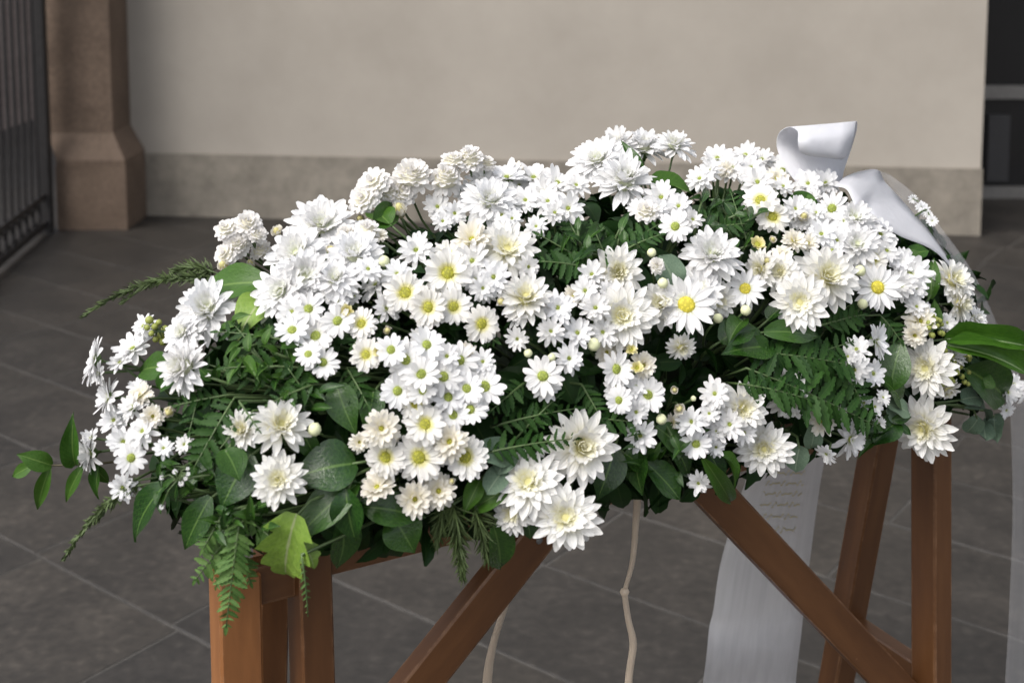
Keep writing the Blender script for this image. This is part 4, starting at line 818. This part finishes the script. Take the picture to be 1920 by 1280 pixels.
b = MB(); b.grid(smooth_rows([across(px3(x0, y0, D0 + d0), px3(x1, y1, D0 + d1)) for (x0, y0, d0, x1, y1, d1) in (
    (1510, 360, .015, 1580, 345, .03), (1478, 322, .03, 1582, 322, .07), (1458, 280, .045, 1596, 280, .10), (1460, 252, .04, 1606, 245, .10), (1478, 239, .02, 1607, 229, .08), (1495, 246, -.005, 1604, 232, .045), (1496, 264, -.025, 1600, 254, .02), (1500, 284, -.022, 1588, 290, .012), (1516, 292, -.005, 1578, 299, .025))]))
solid(b.build('bow_loop', M['satin'], rib, True))
b = MB(); b.grid(smooth_rows([across(px3(x0, y0, D0 + d0), px3(x1, y1, D0 + d1), 5, .004) for (x0, y0, d0, x1, y1, d1) in (
    (1566, 350, -.02, 1584, 332, .03), (1588, 356, -.035, 1612, 322, .07), (1604, 388, -.05, 1645, 319, .10), (1618, 402, -.03, 1658, 340, .09), (1640, 416, -.04, 1678, 362, .11), (1690, 444, -.02, 1714, 402, .10), (1757, 475, .03, 1752, 448, .10), (1812, 545, .09, 1800, 522, .10), (1850, 612, .11, 1846, 600, .12))]))
solid(b.build('bow_loop', M['satin'], rib, True))
b = MB(); b.grid(smooth_rows([across(px3(x0, y0, D0 + d0), px3(x1, y1, D0 + d1)) for (x0, y0, d0, x1, y1, d1) in (
    (1645, 319, .102, 1668, 328, .14), (1678, 362, .112, 1716, 366, .15), (1714, 402, .102, 1768, 432, .15), (1752, 450, .102, 1822, 508, .15), (1800, 524, .102, 1858, 582, .16), (1846, 602, .122, 1884, 648, .17), (1886, 700, .13, 1924, 745, .18), (1898, 900, .14, 1938, 910, .18), (1894, 1100, .14, 1934, 1120, .18), (1882, 1320, .14, 1922, 1330, .18))]))
solid(b.build('ribbon_tail', M['organza'], rib, True))
DT = 1.78
rows = [(1425, 800, .0, 1560, 800, .02), (1405, 880, 0, 1542, 880, .02), (1378, 960, .01, 1530, 960, .03), (1350, 1060, .01, 1517, 1060, .03), (1338, 1140, .0, 1507, 1140, .02), (1330, 1175, -.01, 1503, 1180, .0), (1326, 1215, -.05, 1498, 1222, -.03), (1322, 1250, -.13, 1494, 1256, -.11), (1318, 1280, -.22, 1492, 1284, -.20), (1312, 1330, -.30, 1490, 1334, -.28), (1308, 1420, -.32, 1488, 1420, -.30)]
b = MB(); tailrows = smooth_rows([across(px3(x0, y0, DT + d0), px3(x1, y1, DT + d1), 7, .006) for (x0, y0, d0, x1, y1, d1) in rows], 6)
b.grid(tailrows); tail = b.build('ribbon_tail', M['sheer'], rib, True); solid(tail)
lt = MB()
def onrib(a, q):     # a across 0..1, q along in rows
    i = min(int(q), len(tailrows) - 2); f = q - i; r0, r1 = tailrows[i], tailrows[i + 1]; j = min(int(a * 6), 5); g = a * 6 - j
    return (r0[j].lerp(r0[j + 1], g)).lerp(r1[j].lerp(r1[j + 1], g), f)
for row in range(6):
    q0 = 5.2 + row * 1.5; P = []
    for k in range(40):
        a = .28 + k / 39 * .50; p = onrib(a, q0 + 1.3 + .42 * math.sin(k * 1.15 + row * 2) * (.5 + .5 * math.sin(k * .37 + row))); P.append(p + (CAM - p).normalized() * .002)
    for k in range(39):
        t = (P[k + 1] - P[k]); s_ = Vector((0, 0, 1)) * .0008; lt.add([P[k] - s_, P[k + 1] - s_, P[k + 1] + s_, P[k] + s_], [(0, 1, 2, 3)])
lt.build('lettering', M['gold'], tail)

def strand(label, pts, dd, parent_name='raffia_string', kn=None):
    P = [px3(x, y, dd) for x, y, _ in pts]; t = thing(parent_name, P[0], label, 'string', 'raffia strings'); rows = []
    for (x, y, w_), p in zip(pts, P):
        h = w_ * .82 / FPX * dd / 2; rows.append([p - RT * h, p + Vector((0, -.0012, 0)), p + RT * h])
    b = MB(); b.grid(smooth_rows(rows, 5)); o = b.build('strand', M['twine'], t, True); solid(o, .001)
    if kn:
        k = px3(kn[0], kn[1], dd); bm = dome_mesh('knot', .0055, .0045, M['twine'], 0, 8, 3); link('knot', bm, t, Matrix.Translation(k - P[0] + Vector((0, -.001, 0))) @ Matrix.Rotation(rad(90), 4, 'X'))
dS = depth(on(s_at(1195, 930), 0, ZR)) - .035
strand('long pale raffia string hanging from the middle of the front rail', [(1190, 860, 16), (1195, 920, 17), (1192, 980, 14), (1186, 1050, 11), (1173, 1100, 9), (1171, 1112, 12), (1178, 1160, 13), (1187, 1205, 16), (1180, 1260, 16), (1174, 1330, 18)], dS, kn=(1171, 1108))
strand('shorter pale raffia string hanging behind the left brace', [(985, 1000, 14), (965, 1080, 14), (942, 1150, 14), (925, 1205, 16), (915, 1260, 20), (910, 1330, 22)], dS + .10)
